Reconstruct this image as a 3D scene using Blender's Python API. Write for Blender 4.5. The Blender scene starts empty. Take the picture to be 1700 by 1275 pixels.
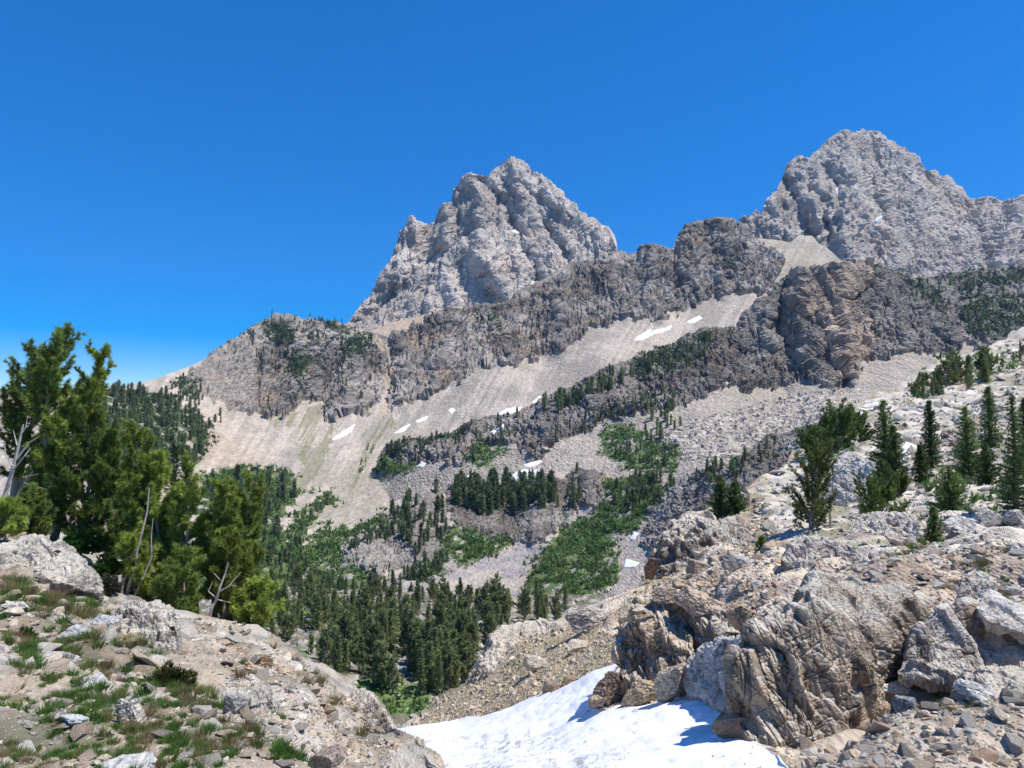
import bpy, math, random
import numpy as np
from mathutils import Vector

# ------------------------------------------------------------------ camera, sky, sun, exposure
F = 1180.0                                   # focal length in photo pixels (photo 1700 x 1275)
PITCH = math.atan(62.5 / F)
sc = bpy.context.scene
C = sc.collection
cam = bpy.data.cameras.new('camera'); co = bpy.data.objects.new('camera', cam); C.objects.link(co)
cam.sensor_width = 36; cam.lens = 36 * F / 1700
cam.clip_start = 0.1; cam.clip_end = 30000
co.rotation_euler = (math.radians(90) + PITCH, 0, 0)
sc.camera = co
SUN_EL, SUN_AZ = math.radians(61), math.radians(95)     # azimuth from +Y towards +X
w = bpy.data.worlds.new("World"); sc.world = w; w.use_nodes = True
nt = w.node_tree; bg = nt.nodes['Background']
sky = nt.nodes.new('ShaderNodeTexSky'); sky.sky_type = 'NISHITA'; sky.sun_disc = False
sky.sun_elevation = SUN_EL; sky.sun_rotation = SUN_AZ
sky.altitude = 3000; sky.air_density = 1.0; sky.dust_density = 0.3; sky.ozone_density = 3.0
hs = nt.nodes.new('ShaderNodeHueSaturation'); hs.inputs['Saturation'].default_value = 2.15
hs.inputs['Value'].default_value = 1.17
ga = nt.nodes.new('ShaderNodeGamma'); ga.inputs[1].default_value = .69
nt.links.new(sky.outputs[0], ga.inputs[0]); nt.links.new(ga.outputs[0], hs.inputs['Color']); nt.links.new(hs.outputs[0], bg.inputs[0])
hs.inputs['Hue'].default_value = .513
bg.inputs[1].default_value = 0.15
sl = bpy.data.lights.new('sun', 'SUN'); sl.energy = 3.7; sl.angle = math.radians(0.53); sl.color = (1, .955, .88)
so = bpy.data.objects.new('sun', sl); C.objects.link(so)
sd = Vector((math.sin(SUN_AZ) * math.cos(SUN_EL), math.cos(SUN_AZ) * math.cos(SUN_EL), math.sin(SUN_EL)))
so.rotation_euler = sd.to_track_quat('Z', 'Y').to_euler()
sc.view_settings.view_transform = 'Standard'; sc.view_settings.look = 'None'
sc.view_settings.exposure = 0.74; sc.view_settings.gamma = 1
sc.render.engine = 'CYCLES'
sc.cycles.max_bounces = 5; sc.cycles.diffuse_bounces = 3; sc.cycles.volume_bounces = 0
sc.cycles.use_denoising = True

rng = np.random.default_rng(7)
f32 = np.float32

# ------------------------------------------------------------------ noise (numpy)
def _h(i, j, k, s):
    x = (i.astype(np.uint32) * np.uint32(374761393)) ^ (j.astype(np.uint32) * np.uint32(668265263)) \
        ^ (k.astype(np.uint32) * np.uint32(2147483647 - 58)) ^ np.uint32(s * 974711 + 12345)
    x = (x ^ (x >> np.uint32(13))) * np.uint32(1274126177)
    x = (x ^ (x >> np.uint32(15))) * np.uint32(2246822519)
    return x ^ (x >> np.uint32(16))
def _r(h): return (h & np.uint32(0xffffff)).astype(f32) * f32(1 / 16777215.)
def vnoise(p, s=0):
    b = np.floor(p); t = (p - b).astype(f32); b = b.astype(np.int64); t = t * t * t * (t * (t * 6 - 15) + 10)
    out = 0
    for a in (0, 1):
        wx = t[:, 0] if a else 1 - t[:, 0]
        for c in (0, 1):
            wy = t[:, 1] if c else 1 - t[:, 1]
            for e in (0, 1):
                wz = t[:, 2] if e else 1 - t[:, 2]
                out = out + wx * wy * wz * _r(_h(b[:, 0] + a, b[:, 1] + c, b[:, 2] + e, s))
    return out
def fbm(p, o=4, s=0, g=.5, lac=2.07):
    a = 1; t = 0; n = 0
    for i in range(o):
        t = t + a * vnoise(p * (lac ** i) + 17.3 * i, s + i); n += a; a *= g
    return t / n                                             # 0..1
def ridged(p, o=4, s=0, g=.55):
    a = 1; t = 0; n = 0
    for i in range(o):
        v = vnoise(p * (2.1 ** i) + 9.1 * i, s + i); t = t + a * (1 - np.abs(2 * v - 1)) ; n += a; a *= g
    return t / n
def facet(p, s=0, tilt=1.0, pw=7):
    """softly joined cells with a random height and a random tilt each: broken, angular rock. returns value, cell random"""
    q = p - .5; b = np.floor(q).astype(np.int64)
    W = np.zeros(len(p), f32); V = W.copy(); R = W.copy()
    for a in (0, 1):
        for c in (0, 1):
            for e in (0, 1):
                i, j, k = b[:, 0] + a, b[:, 1] + c, b[:, 2] + e
                h = _h(i, j, k, s)
                jx, jy, jz = _r(h), _r(h * np.uint32(747796405) >> np.uint32(7)), _r(h * np.uint32(2891336453) >> np.uint32(6))
                dx = p[:, 0] - (i + .15 + .7 * jx); dy = p[:, 1] - (j + .15 + .7 * jy); dz = p[:, 2] - (k + .15 + .7 * jz)
                d = (dx * dx + dy * dy + dz * dz).astype(f32)
                g = h * np.uint32(1664525) + np.uint32(1013904223); g = g ^ (g >> np.uint32(11))
                g1 = _r(g) - .5; g2 = _r(g * np.uint32(22695477) >> np.uint32(5)) - .5; g3 = _r(g * np.uint32(1103515245) >> np.uint32(4)) - .5
                v = (g1 + jy - .5) + 2 * tilt * (g1 * dx + g2 * dy + g3 * dz)
                w_ = (d + .02) ** (-pw)
                W += w_; V += (w_ * v).astype(f32); R += w_ * jz
    return V / W, R / W

_JN = np.array([(1, .15, .2), (-.9, .3, .35), (.2, 1, -.1), (-.1, -.95, .35), (.3, .2, .95), (-.35, .3, -.9), (.6, -.6, .55), (-.5, .55, .6)]); _JN /= np.linalg.norm(_JN, axis=1, keepdims=True); _JN *= np.array((1.25, .8, 1, 1, .8, 1.2, .9, 1))[:, None]
def joint(p, s=0, full=False):
    """continuous planar faces that meet in sharp edges, all cut along the same few joint directions"""
    q = p - .5 if not full else p; b = np.floor(q).astype(np.int64); best = np.full(len(p), -9, f32); cr = np.zeros(len(p), f32)
    rg = (-1, 0, 1) if full else (0, 1)
    for a in rg:
        for c in rg:
            for e in rg:
                i, j, k = b[:, 0] + a, b[:, 1] + c, b[:, 2] + e; h = _h(i, j, k, s)
                jx, jy, jz = _r(h), _r(h * np.uint32(747796405) >> np.uint32(7)), _r(h * np.uint32(2891336453) >> np.uint32(6))
                D = np.stack([p[:, 0] - (i + jx), p[:, 1] - (j + jy), p[:, 2] - (k + jz)], 1).astype(f32)
                g = (D @ _JN.T.astype(f32)).max(1); v = .45 * _r(h * np.uint32(1664525) >> np.uint32(3)) - g
                m = v > best; best = np.where(m, v, best); cr = np.where(m, jz, cr)
    return best + .25, cr

# ------------------------------------------------------------------ photo geometry
cp, sp = math.cos(PITCH), math.sin(PITCH)
def P(u, v, d):
    x = (u - 850) / F * d; up = (637.5 - v) / F * d
    return np.stack([x, d * cp - up * sp, d * sp + up * cp], -1)

def rbf(ctrl):
    c = np.array(ctrl, float); X = c[:, :2] / 500; L = np.log(c[:, 2]); n = len(X)
    K = np.linalg.norm(X[:, None] - X[None], axis=-1) + 1e-6 * np.eye(n)
    A = np.zeros((n + 3, n + 3)); A[:n, :n] = K; A[:n, n] = 1; A[:n, n + 1:] = X; A[n, :n] = 1; A[n + 1:, :n] = X.T
    w_ = np.linalg.solve(A, np.r_[L, 0, 0, 0])
    def f(u, v):
        q = np.stack([u, v], -1) / 500; o = w_[n] + q @ w_[n + 1:]
        for i in range(n): o = o + w_[i] * np.hypot(q[..., 0] - X[i, 0], q[..., 1] - X[i, 1])
        return np.exp(o)
    return f
def inpoly(poly, u, v):
    m = np.zeros(u.shape, bool); n = len(poly)
    for i in range(n):
        x0, y0 = poly[i]; x1, y1 = poly[(i + 1) % n]
        if y0 == y1: continue
        c = ((y0 > v) != (y1 > v)) & (u < (x1 - x0) * (v - y0) / (y1 - y0) + x0); m ^= c
    return m
def polyin(polys, u, v):
    m = np.zeros(u.shape, bool)
    for p in polys: m |= inpoly(p, u, v)
    return m
def linedist(line, u, v):
    d = np.full(u.shape, 1e9)
    for (x0, y0), (x1, y1) in zip(line[:-1], line[1:]):
        ex, ey = x1 - x0, y1 - y0; t = np.clip(((u - x0) * ex + (v - y0) * ey) / (ex * ex + ey * ey), 0, 1)
        d = np.minimum(d, np.hypot(u - x0 - t * ex, v - y0 - t * ey))
    return d

# ------------------------------------------------------------------ mesh helpers
def mesh_np(name, verts, faces, nside, mat=None, col=None, smooth=False):
    me = bpy.data.meshes.new(name); verts = np.asarray(verts, f32); faces = np.asarray(faces, np.int32)
    me.vertices.add(len(verts)); me.vertices.foreach_set('co', verts.ravel())
    me.loops.add(faces.size); me.loops.foreach_set('vertex_index', faces.ravel())
    me.polygons.add(len(faces)); me.polygons.foreach_set('loop_start', np.arange(len(faces), dtype=np.int32) * nside)
    me.update(calc_edges=True)
    me.polygons.foreach_set('use_smooth', np.full(len(faces), smooth))
    if col is not None:
        a = me.color_attributes.new('Col', 'FLOAT_COLOR', 'POINT')
        c = np.ones((len(verts), 4), f32); c[:, :3] = col; a.data.foreach_set('color', c.ravel())
    if mat: me.materials.append(mat)
    return me
def link(name, me, parent=None, loc=None):
    o = bpy.data.objects.new(name, me); C.objects.link(o)
    if parent: o.parent = parent
    if loc is not None: o.location = loc
    return o
def tag(o, label, cat, group=None, kind=None):
    o['label'] = label; o['category'] = cat
    if group: o['group'] = group
    if kind: o['kind'] = kind
    return o
def empty(name, loc=(0, 0, 0)):
    o = bpy.data.objects.new(name, None); C.objects.link(o); o.location = loc; o.empty_display_size = .1; return o
def copy_tree(o):
    c = o.copy(); C.objects.link(c)
    for ch in o.children:
        d = ch.copy(); C.objects.link(d); d.parent = c
        for g in ch.children:
            e = g.copy(); C.objects.link(e); e.parent = d
    return c

# ------------------------------------------------------------------ materials
def rock_mat(name, px, bump=.6, var=.25, rough=.92, strata=0.0, spec=.15):
    """vertex albedo varied by world-space noise; px = metres per photo pixel on that surface"""
    m = bpy.data.materials.new(name); m.use_nodes = True; n = m.node_tree.nodes; l = m.node_tree.links
    b = n['Principled BSDF']; b.inputs['Roughness'].default_value = rough; b.inputs['Specular IOR Level'].default_value = spec
    at = n.new('ShaderNodeAttribute'); at.attribute_name = 'Col'
    tc = n.new('ShaderNodeTexCoord'); mp = n.new('ShaderNodeMapping'); l.new(tc.outputs['Object'], mp.inputs[0])
    mp.inputs['Rotation'].default_value = (.3, .5, .2)
    mp.inputs['Scale'].default_value = (1, .45, 1.5)
    n1 = n.new('ShaderNodeTexNoise'); n1.inputs['Scale'].default_value = 1 / (px * 5); n1.inputs['Detail'].default_value = 7; n1.inputs['Roughness'].default_value = .72
    l.new(mp.outputs[0], n1.inputs['Vector'])
    vo = n.new('ShaderNodeTexVoronoi'); vo.inputs['Scale'].default_value = 1 / (px * 4); l.new(mp.outputs[0], vo.inputs['Vector'])
    mr = n.new('ShaderNodeMapRange'); l.new(n1.outputs[0], mr.inputs[0]); mr.inputs[1].default_value = .3; mr.inputs[2].default_value = .7
    mr.inputs[3].default_value = 1 - var; mr.inputs[4].default_value = 1 + var
    vr = n.new('ShaderNodeMapRange'); l.new(vo.outputs['Color'], vr.inputs[0]); vr.inputs[3].default_value = 1 - var * .35; vr.inputs[4].default_value = 1 + var * .35
    mu = n.new('ShaderNodeMath'); mu.operation = 'MULTIPLY'; l.new(mr.outputs[0], mu.inputs[0]); l.new(vr.outputs[0], mu.inputs[1])
    vm = n.new('ShaderNodeVectorMath'); vm.operation = 'SCALE'; l.new(at.outputs['Color'], vm.inputs[0]); l.new(mu.outputs[0], vm.inputs['Scale'])
    l.new(vm.outputs[0], b.inputs['Base Color'])
    ad = n.new('ShaderNodeMath'); l.new(n1.outputs[0], ad.inputs[0]); l.new(vo.outputs['Distance'], ad.inputs[1])
    bp = n.new('ShaderNodeBump'); bp.inputs['Strength'].default_value = bump; bp.inputs['Distance'].default_value = px * 4
    l.new(ad.outputs[0], bp.inputs['Height']); l.new(bp.outputs[0], b.inputs['Normal'])
    return m
def leaf_mat(name, rough=.55, trans=.12):
    m = bpy.data.materials.new(name); m.use_nodes = True; n = m.node_tree.nodes; l = m.node_tree.links
    b = n['Principled BSDF']; b.inputs['Roughness'].default_value = rough; b.inputs['Specular IOR Level'].default_value = .25
    at = n.new('ShaderNodeAttribute'); at.attribute_name = 'Col'
    oi = n.new('ShaderNodeObjectInfo'); mr = n.new('ShaderNodeMapRange'); l.new(oi.outputs['Random'], mr.inputs[0])
    mr.inputs[3].default_value = .75; mr.inputs[4].default_value = 1.25
    vm = n.new('ShaderNodeVectorMath'); vm.operation = 'SCALE'; l.new(at.outputs['Color'], vm.inputs[0]); l.new(mr.outputs[0], vm.inputs['Scale'])
    l.new(vm.outputs[0], b.inputs['Base Color'])
    if trans:
        t = n.new('ShaderNodeBsdfTranslucent'); l.new(vm.outputs[0], t.inputs[0])
        mx = n.new('ShaderNodeMixShader'); mx.inputs[0].default_value = trans
        l.new(b.outputs[0], mx.inputs[1]); l.new(t.outputs[0], mx.inputs[2]); l.new(mx.outputs[0], n['Material Output'].inputs[0])
    return m
def snow_mat():
    m = bpy.data.materials.new('snow'); m.use_nodes = True; n = m.node_tree.nodes; l = m.node_tree.links
    b = n['Principled BSDF']; b.inputs['Roughness'].default_value = .6; b.inputs['Specular IOR Level'].default_value = .2
    at = n.new('ShaderNodeAttribute'); at.attribute_name = 'Col'
    tc = n.new('ShaderNodeTexCoord')
    n1 = n.new('ShaderNodeTexNoise'); n1.inputs['Scale'].default_value = 5; n1.inputs['Detail'].default_value = 6; l.new(tc.outputs['Object'], n1.inputs['Vector'])
    mr = n.new('ShaderNodeMapRange'); l.new(n1.outputs[0], mr.inputs[0]); mr.inputs[1].default_value = .35; mr.inputs[2].default_value = .65
    mr.inputs[3].default_value = .93; mr.inputs[4].default_value = 1.03
    vm = n.new('ShaderNodeVectorMath'); vm.operation = 'SCALE'; l.new(at.outputs['Color'], vm.inputs[0]); l.new(mr.outputs[0], vm.inputs['Scale'])
    l.new(vm.outputs[0], b.inputs['Base Color'])
    bp = n.new('ShaderNodeBump'); bp.inputs['Strength'].default_value = .35; bp.inputs['Distance'].default_value = .08
    l.new(n1.outputs[0], bp.inputs['Height']); l.new(bp.outputs[0], b.inputs['Normal'])
    return m
SNOW = snow_mat(); LEAF = leaf_mat('needles', .55, .35); GRASS = leaf_mat('grass_blades', .6, .25)
BARK = rock_mat('bark', .01, .5, .3)
FARLEAF = leaf_mat('far_needles', .7, .3)

# ------------------------------------------------------------------ sheets: landforms as displaced surfaces with a back side
class Sheet:
    def __init__(s, name, top, bottom, ctrl, step, relief, paint, u0, u1, lines=(), back=.12, backdrop=.9, mat=None,
                 label=None, cat=None, kind='structure', smooth=False, nb=16, dref=None):
        nu = int((u1 - u0) / step) + 1; u = np.linspace(u0, u1, nu)
        vt = np.interp(u, *zip(*top)); vb = np.interp(u, *zip(*bottom)) if isinstance(bottom, (list, tuple)) else np.full(nu, float(bottom))
        nv = int(np.max(vb - vt) / step) + 2
        t = np.linspace(0, 1, nv)[:, None]
        U = np.broadcast_to(u, (nv, nu)).copy(); V = vb + (vt - vb) * t
        depth = rbf(ctrl); D = depth(U, V)
        s.px = float(dref or np.median(D)) / F
        wob = (fbm(np.stack([U.ravel() / 30, V.ravel() / 30, U.ravel() * 0], -1), 3, 5) - .5).reshape(U.shape)
        for pts, wd, amp in lines:               # ribs (amp > 0, towards the viewer) and gullies (amp < 0)
            dd = linedist(pts, U + wob * 26, V + wob[::-1] * 26)
            D = D - np.clip(1 - dd / wd, 0, 1) ** 1.3 * amp * (.7 if name == 'ridge' else 1) * D / F
        Pt = P(U, V, D)
        hor = Pt[-1].copy(); hor[:, 2] = 0; dist = np.linalg.norm(hor, axis=1, keepdims=True); hor /= dist
        k = (np.arange(1, nb + 1) / nb)[:, None, None] ** 1.6
        sb = k * (back * dist)[None]
        Pb = Pt[-1][None] + hor[None] * sb; Pb[..., 2] -= (sb * backdrop)[..., 0] * np.minimum(1, .3 + 1.2 * k[..., 0])
        ns = 6 if kind is None else 0
        if ns:
            h0 = Pt[0].copy(); h0[:, 2] = 0; d0 = np.linalg.norm(h0, axis=1, keepdims=True); h0 /= d0; ks = (np.arange(ns, 0, -1) / ns)[:, None, None]
            Ps = Pt[0][None] + h0[None] * ks * d0 * .012; Ps[..., 2] -= (ks * d0 * .013)[..., 0]
            Pt = np.concatenate([Ps, Pt]); U = np.concatenate([np.broadcast_to(u, (ns, nu)), U]); V = np.concatenate([np.broadcast_to(vb, (ns, nu)), V]); nv += ns
        Pt = np.concatenate([Pt, Pb]); U = np.concatenate([U, np.broadcast_to(u, (nb, nu))]); V = np.concatenate([V, np.broadcast_to(vt, (nb, nu))])
        gu = np.gradient(Pt, axis=1); gv = np.gradient(Pt, axis=0); N = np.cross(gu, gv)
        N /= np.linalg.norm(N, axis=-1, keepdims=True) + 1e-12
        s.U, s.V, s.nt = U, V, nv
        pf = Pt.reshape(-1, 3); uf, vf = U.ravel(), V.ravel()
        wp = np.stack([uf / 9, vf / 9, uf * 0], -1)
        wu = (fbm(wp, 3, 31) - .5) * 26; wv = (fbm(wp + 50, 3, 37) - .5) * 26
        s.wu, s.wv = uf + wu, vf + wv
        topd = vf - np.interp(uf, *zip(*top)); dsp = relief(s, pf / s.px, uf, vf) * (.65 + .35 * np.clip(topd / 22, 0, 1))      # in photo pixels, may be scalar or vector
        pf = pf + N.reshape(-1, 3) * (dsp * s.px)[:, None]
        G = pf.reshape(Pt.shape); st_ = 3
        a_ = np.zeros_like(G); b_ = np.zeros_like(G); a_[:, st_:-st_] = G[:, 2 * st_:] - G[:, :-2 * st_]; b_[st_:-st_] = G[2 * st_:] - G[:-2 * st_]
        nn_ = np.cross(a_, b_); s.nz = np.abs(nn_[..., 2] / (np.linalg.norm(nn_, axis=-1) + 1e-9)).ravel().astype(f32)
        col = paint(s, pf / s.px, uf, vf)
        s.pos = pf.reshape(Pt.shape).astype(f32)
        n_r, n_c = U.shape
        idx = np.arange(n_r * n_c).reshape(n_r, n_c)
        fc = np.stack([idx[:-1, :-1], idx[:-1, 1:], idx[1:, 1:], idx[1:, :-1]], -1).reshape(-1, 4)
        me = mesh_np(name, pf, fc, 4, mat or rock_mat(name + '_rock', s.px), col, smooth)
        s.ob = link(name, me)
        if kind: s.ob['kind'] = kind
        if label: s.ob['label'] = label
        if cat: s.ob['category'] = cat
        s.u0, s.du = u0, u[1] - u[0]
    def at(s, u, v):
        c = int(np.clip(round((u - s.u0) / s.du), 0, s.U.shape[1] - 1))
        r = int(np.argmin(np.abs(s.V[:s.nt, c] - v)))
        return s.pos[r, c].astype(float)
    def seen(s, u, v):
        c = int(np.clip(round((u - s.u0) / s.du), 0, s.U.shape[1] - 1)); V = s.V[:s.nt, c]
        return V.min() <= v <= V.max()

def mixc(a, b, t):
    return np.asarray(a) * (1 - t[:, None]) + np.asarray(b) * t[:, None]
def sm(x, a, b):
    t = np.clip((x - a) / (b - a), 0, 1); return t * t * (3 - 2 * t)
def put(col, mask, c, amt=1.0):
    t = mask.astype(f32) * amt if not np.isscalar(amt) or amt != 1 else mask.astype(f32)
    return mixc2(col, c, t)
def mixc2(a, b, t):
    return a * (1 - t[:, None]) + np.asarray(b) * t[:, None]

_FS = [((.95, .1, -.28), 1.0, .5), ((.55, .2, .8), .62, .53), ((-.35, .3, .9), .8, .55), ((.75, -.3, .6), .36, .54), ((-.8, .3, .5), .45, .55)]
def fractures(q, L, wd, seed, wp=.35):
    """sets of nearly parallel joints, each interrupted along its length"""
    o = np.zeros(len(q), f32); wv = fbm(q / (L * 1.6), 3, seed + 70)
    for i, (n, l, th) in enumerate(_FS):
        n = np.array(n); n = n / np.linalg.norm(n); t = q @ n / (L * l) + wv * wp * 2 + i * .37
        cell = np.floor(t); d = np.abs(t - cell - .5 + (_r(_h(cell.astype(np.int64), cell.astype(np.int64) * 3 + i, cell.astype(np.int64) * 0, seed)) - .5) * .7) * L * l
        m = sm(fbm(q / (L * .8) + cell[:, None] * 3.1, 2, seed + 80 + i), th, th + .06)
        o = np.maximum(o, np.clip(1 - d / wd, 0, 1) * m)
    return o
def crag(q, big=60, seed=0, squash=(1, 1, .7), k=(.15, .26, .42, .55), rd=.42, warp=.3, st=(.5, 1.1, 1.1), full=False):
    """angular multi-scale rock relief; q and the result in photo pixels"""
    sq = np.array(squash); rot = np.array([[.86, .2, -.47], [-.1, .97, .22], [.5, -.14, .85]])
    q = (q @ rot.T) * sq
    q = q + (fbm(q / (big * .7), 3, seed + 50)[:, None] - .5) * big * warp
    z = (big, big * .42, big * .17, big * .08); r = 0; cr = 0
    for i, (zz, kk, cw) in enumerate(zip(z, k, (.3, .3, .25, .15))):
        a, c = joint(q / zz, seed + i, full) if i < 3 else facet(q / zz, seed + i, 1.0, 12); r = r + a * zz * kk; cr = cr + c * cw
    q0 = q; fr = fractures(q0, big * .42, max(1.6, big * .025), seed + 3); r = r - fr * big * .07; cr = cr - fr * .25
    r = r + (ridged(q / (big * np.array(st)), 6, seed + 9, .5) - .6) * big * rd
    return r, cr

TAL = np.array((.40, .35, .285)); TALP = np.array((.41, .35, .29)); TAN = np.array((.46, .34, .22))
ROCKD = np.array((.122, .108, .098)); ROCKL = np.array((.41, .37, .325)); PEAK = np.array((.455, .41, .365)); ORG = np.array((.42, .29, .2))
GR = np.array((.085, .135, .035)); GRD = np.array((.035, .06, .025)); OLV = np.array((.24, .235, .13))

def clifcol(q, cr, dark, light, seed=3, nz=None, amt=.7, big=.9):
    n = fbm(q / 22, 5, seed, .6); m = fbm(q / np.array((90, 90, 50)), 3, seed + 4)
    t = sm(n * .5 + cr * .5, .32, .68)
    c = mixc(dark, light, t)
    c = c * (1 - big / 2 + big * sm(m, .3, .7))[:, None]
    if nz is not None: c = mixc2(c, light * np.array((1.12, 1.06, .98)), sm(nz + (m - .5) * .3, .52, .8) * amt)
    return c

exec_order = []
# ================================================================== THE FAR PEAKS
MID_TOP = [(480, 640), (545, 580), (571, 544), (579, 534), (598, 505), (615, 489), (629, 468), (631, 453), (642, 443), (650, 437), (657, 414), (665, 388), (675, 376), (683, 360), (689, 368), (712, 373), (723, 369), (726, 353), (734, 337), (751, 334), (754, 320), (764, 307), (773, 291), (786, 288), (799, 290), (809, 292), (822, 282), (831, 270), (844, 261), (854, 260), (870, 272), (886, 286), (903, 291), (916, 306), (932, 317), (938, 327), (954, 337), (964, 353), (974, 363), (992, 364), (1000, 374), (1009, 377), (1016, 392), (1022, 406), (1028, 425), (1060, 470), (1150, 540)]
def peak_relief(big, amp, seed, cx):
    def f(s, q, u, v):
        r, s.cr = crag(q, big, seed, (1.1, .55, .5), (.3, .42, .75, .9), .2, .25); s.rr = r / big
        # slabs dipping away from the summit line on both flanks, and ribs down the fall line
        sg = np.where(u < cx, 1., -1.); al = q[:, 0] * .82 * sg + q[:, 2] * .57; ac = -q[:, 0] * .57 * sg + q[:, 2] * .82
        sl_ = ridged(np.stack([al / 75, q[:, 1] / 200, ac / 11], 1), 4, seed + 60, .55); rb = ridged(np.stack([q[:, 0] / 26, q[:, 1] / 110, q[:, 2] / 105], 1) + .25 * fbm(q / 40, 2, seed)[:, None], 4, seed + 61, .55)
        bk = sm(fbm(q / 110, 2, seed + 62), .4, .6); s.sl = sl_
        return r * amp + (sl_ - .6) * 13 * bk + (rb - .6) * 26 * (1.1 - bk)
    return f
def peak_paint(tint, tans=(), snows=(), seed=0):
    def f(s, q, u, v):
        c = clifcol(q, s.cr * .6 + s.sl * .4, tint * .68, tint * 1.0, 11 + seed, s.nz, .4, .35)
        n = fbm(q / 45, 4, 21 + seed); c = mixc2(c, ORG * 1.0, sm(n, .58, .75) * .35)
        c = mixc2(c, tint * 1.12, sm(-s.rr, .12, .35) * .5)
        for p in tans: c = put(c, inpoly(p, s.wu, s.wv), TALP * 1.08)
        for p in snows: c = put(c, inpoly(p, u + (s.wu - u) * .3, v + (s.wv - v) * .3), (.8, .82, .85))
        return c
    return f
mid_lines = [
    ([(786, 290), (790, 330), (800, 370), (790, 420), (830, 470), (850, 500)], 34, 40),
    ([(850, 262), (868, 300), (862, 330)], 26, 26), ([(870, 275), (905, 320), (950, 360), (1000, 400), (1020, 430)], 22, 24),
    ([(683, 362), (690, 400), (672, 440), (650, 470)], 26, 30), ([(735, 338), (745, 365), (740, 400)], 22, 26),
    ([(800, 300), (826, 330), (850, 370), (880, 430), (895, 470)], 16, -36), ([(840, 300), (850, 330), (880, 380)], 12, -18),
    ([(815, 370), (770, 400), (700, 445), (640, 500), (590, 540)], 18, -26), ([(885, 330), (915, 400), (960, 440)], 14, -18),
    ([(830, 400), (810, 440), (830, 480), (850, 510)], 22, 26), ([(870, 400), (850, 440), (870, 480)], 20, 20),
    ([(760, 420), (740, 450), (760, 500)], 24, 24), ([(700, 450), (690, 490), (700, 520)], 22, 16),
    ([(935, 330), (925, 370), (940, 410)], 18, 20), ([(890, 290), (905, 345)], 12, -18)]
middle_peak = Sheet('mountain_peak', MID_TOP, 620,
    [(571, 544, 2100), (700, 520, 2150), (850, 500, 2180), (1024, 440, 2300), (682, 362, 2500), (850, 262, 2750), (780, 290, 2650), (1000, 370, 2600), (850, 400, 2400), (750, 420, 2370), (950, 420, 2420), (600, 620, 1900), (1100, 600, 2000), (800, 620, 1950)],
    1.35, peak_relief(90, .42, 1, 850), peak_paint(PEAK, [[(893, 470), (900, 440), (935, 418), (957, 433), (930, 448), (905, 465)]],
        [[(872, 478), (880, 466), (884, 470), (877, 480)], [(756, 402), (765, 392), (768, 396), (758, 406)], [(842, 378), (852, 384), (858, 392), (848, 388)]]), 490, 1140, mid_lines,
    mat=rock_mat('far_peak_rock', 2.0, .5, .16), label='jagged grey pyramid peak rising alone behind the middle of the ridge', cat='mountain')
SOUTH_TOP = [(1120, 480), (1200, 420), (1226, 378), (1232, 370), (1239, 354), (1245, 360), (1250, 352), (1255, 346), (1261, 356), (1269, 349), (1276, 326), (1291, 317), (1301, 292), (1312, 275), (1326, 262), (1340, 266), (1351, 257), (1368, 241), (1382, 227), (1400, 218), (1414, 225), (1423, 221), (1442, 220), (1464, 222), (1481, 234), (1492, 243), (1501, 243), (1513, 255), (1524, 257), (1531, 269), (1534, 284), (1554, 284), (1559, 292), (1573, 292), (1584, 306), (1594, 312), (1605, 326), (1608, 331), (1636, 331), (1642, 328), (1651, 333), (1679, 335), (1689, 329), (1700, 326), (1780, 330), (1860, 380)]
south_lines = [
    ([(1410, 222), (1400, 260), (1415, 300), (1400, 340), (1405, 400), (1420, 440)], 40, 44), ([(1470, 225), (1490, 270), (1510, 300), (1520, 360)], 34, 34),
    ([(1303, 300), (1320, 330), (1335, 380), (1345, 405)], 16, -40), ([(1345, 300), (1372, 350), (1376, 400)], 14, -34), ([(1450, 300), (1456, 340), (1462, 365)], 18, -44),
    ([(1276, 330), (1285, 370), (1310, 395)], 24, 30), ([(1500, 300), (1560, 310), (1600, 350), (1600, 400)], 40, -20),
    ([(1360, 310), (1355, 350), (1365, 390)], 16, 24), ([(1530, 275), (1580, 320), (1610, 335)], 14, 20),
    ([(1640, 335), (1600, 390), (1590, 440)], 24, 26), ([(1690, 332), (1680, 380), (1660, 430)], 24, 34), ([(1625, 380), (1640, 430)], 16, -24),
    ([(1440, 360), (1480, 400), (1490, 440)], 30, 24), ([(1385, 300), (1390, 330), (1393, 380)], 10, -22)]
south_peak = Sheet('mountain_massif', SOUTH_TOP, 540,
    [(1255, 400, 1900), (1300, 300, 2250), (1400, 220, 2450), (1530, 270, 2450), (1608, 330, 2400), (1700, 330, 2300), (1300, 420, 1850), (1450, 460, 1750), (1700, 450, 1700), (1450, 330, 2050), (1600, 400, 2000), (1350, 330, 2000), (1150, 480, 1900), (1300, 540, 1600), (1700, 540, 1500), (1860, 400, 2100)],
    1.35, peak_relief(100, .42, 5, 1420), peak_paint(PEAK * .97, [[(1520, 305), (1570, 300), (1605, 335), (1680, 340), (1620, 360), (1560, 350)], [(1254, 400), (1290, 398), (1350, 400), (1372, 420), (1340, 430), (1280, 425)]],
        [[(1446, 372), (1452, 366), (1460, 364), (1456, 369)], [(1389, 312), (1393, 308), (1393, 322), (1389, 325)]], 3), 1130, 1850, south_lines,
    mat=rock_mat('far_massif_rock', 1.8, .5, .16), label='broad grey rounded massif with a notched top at the upper right', cat='mountain')

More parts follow.
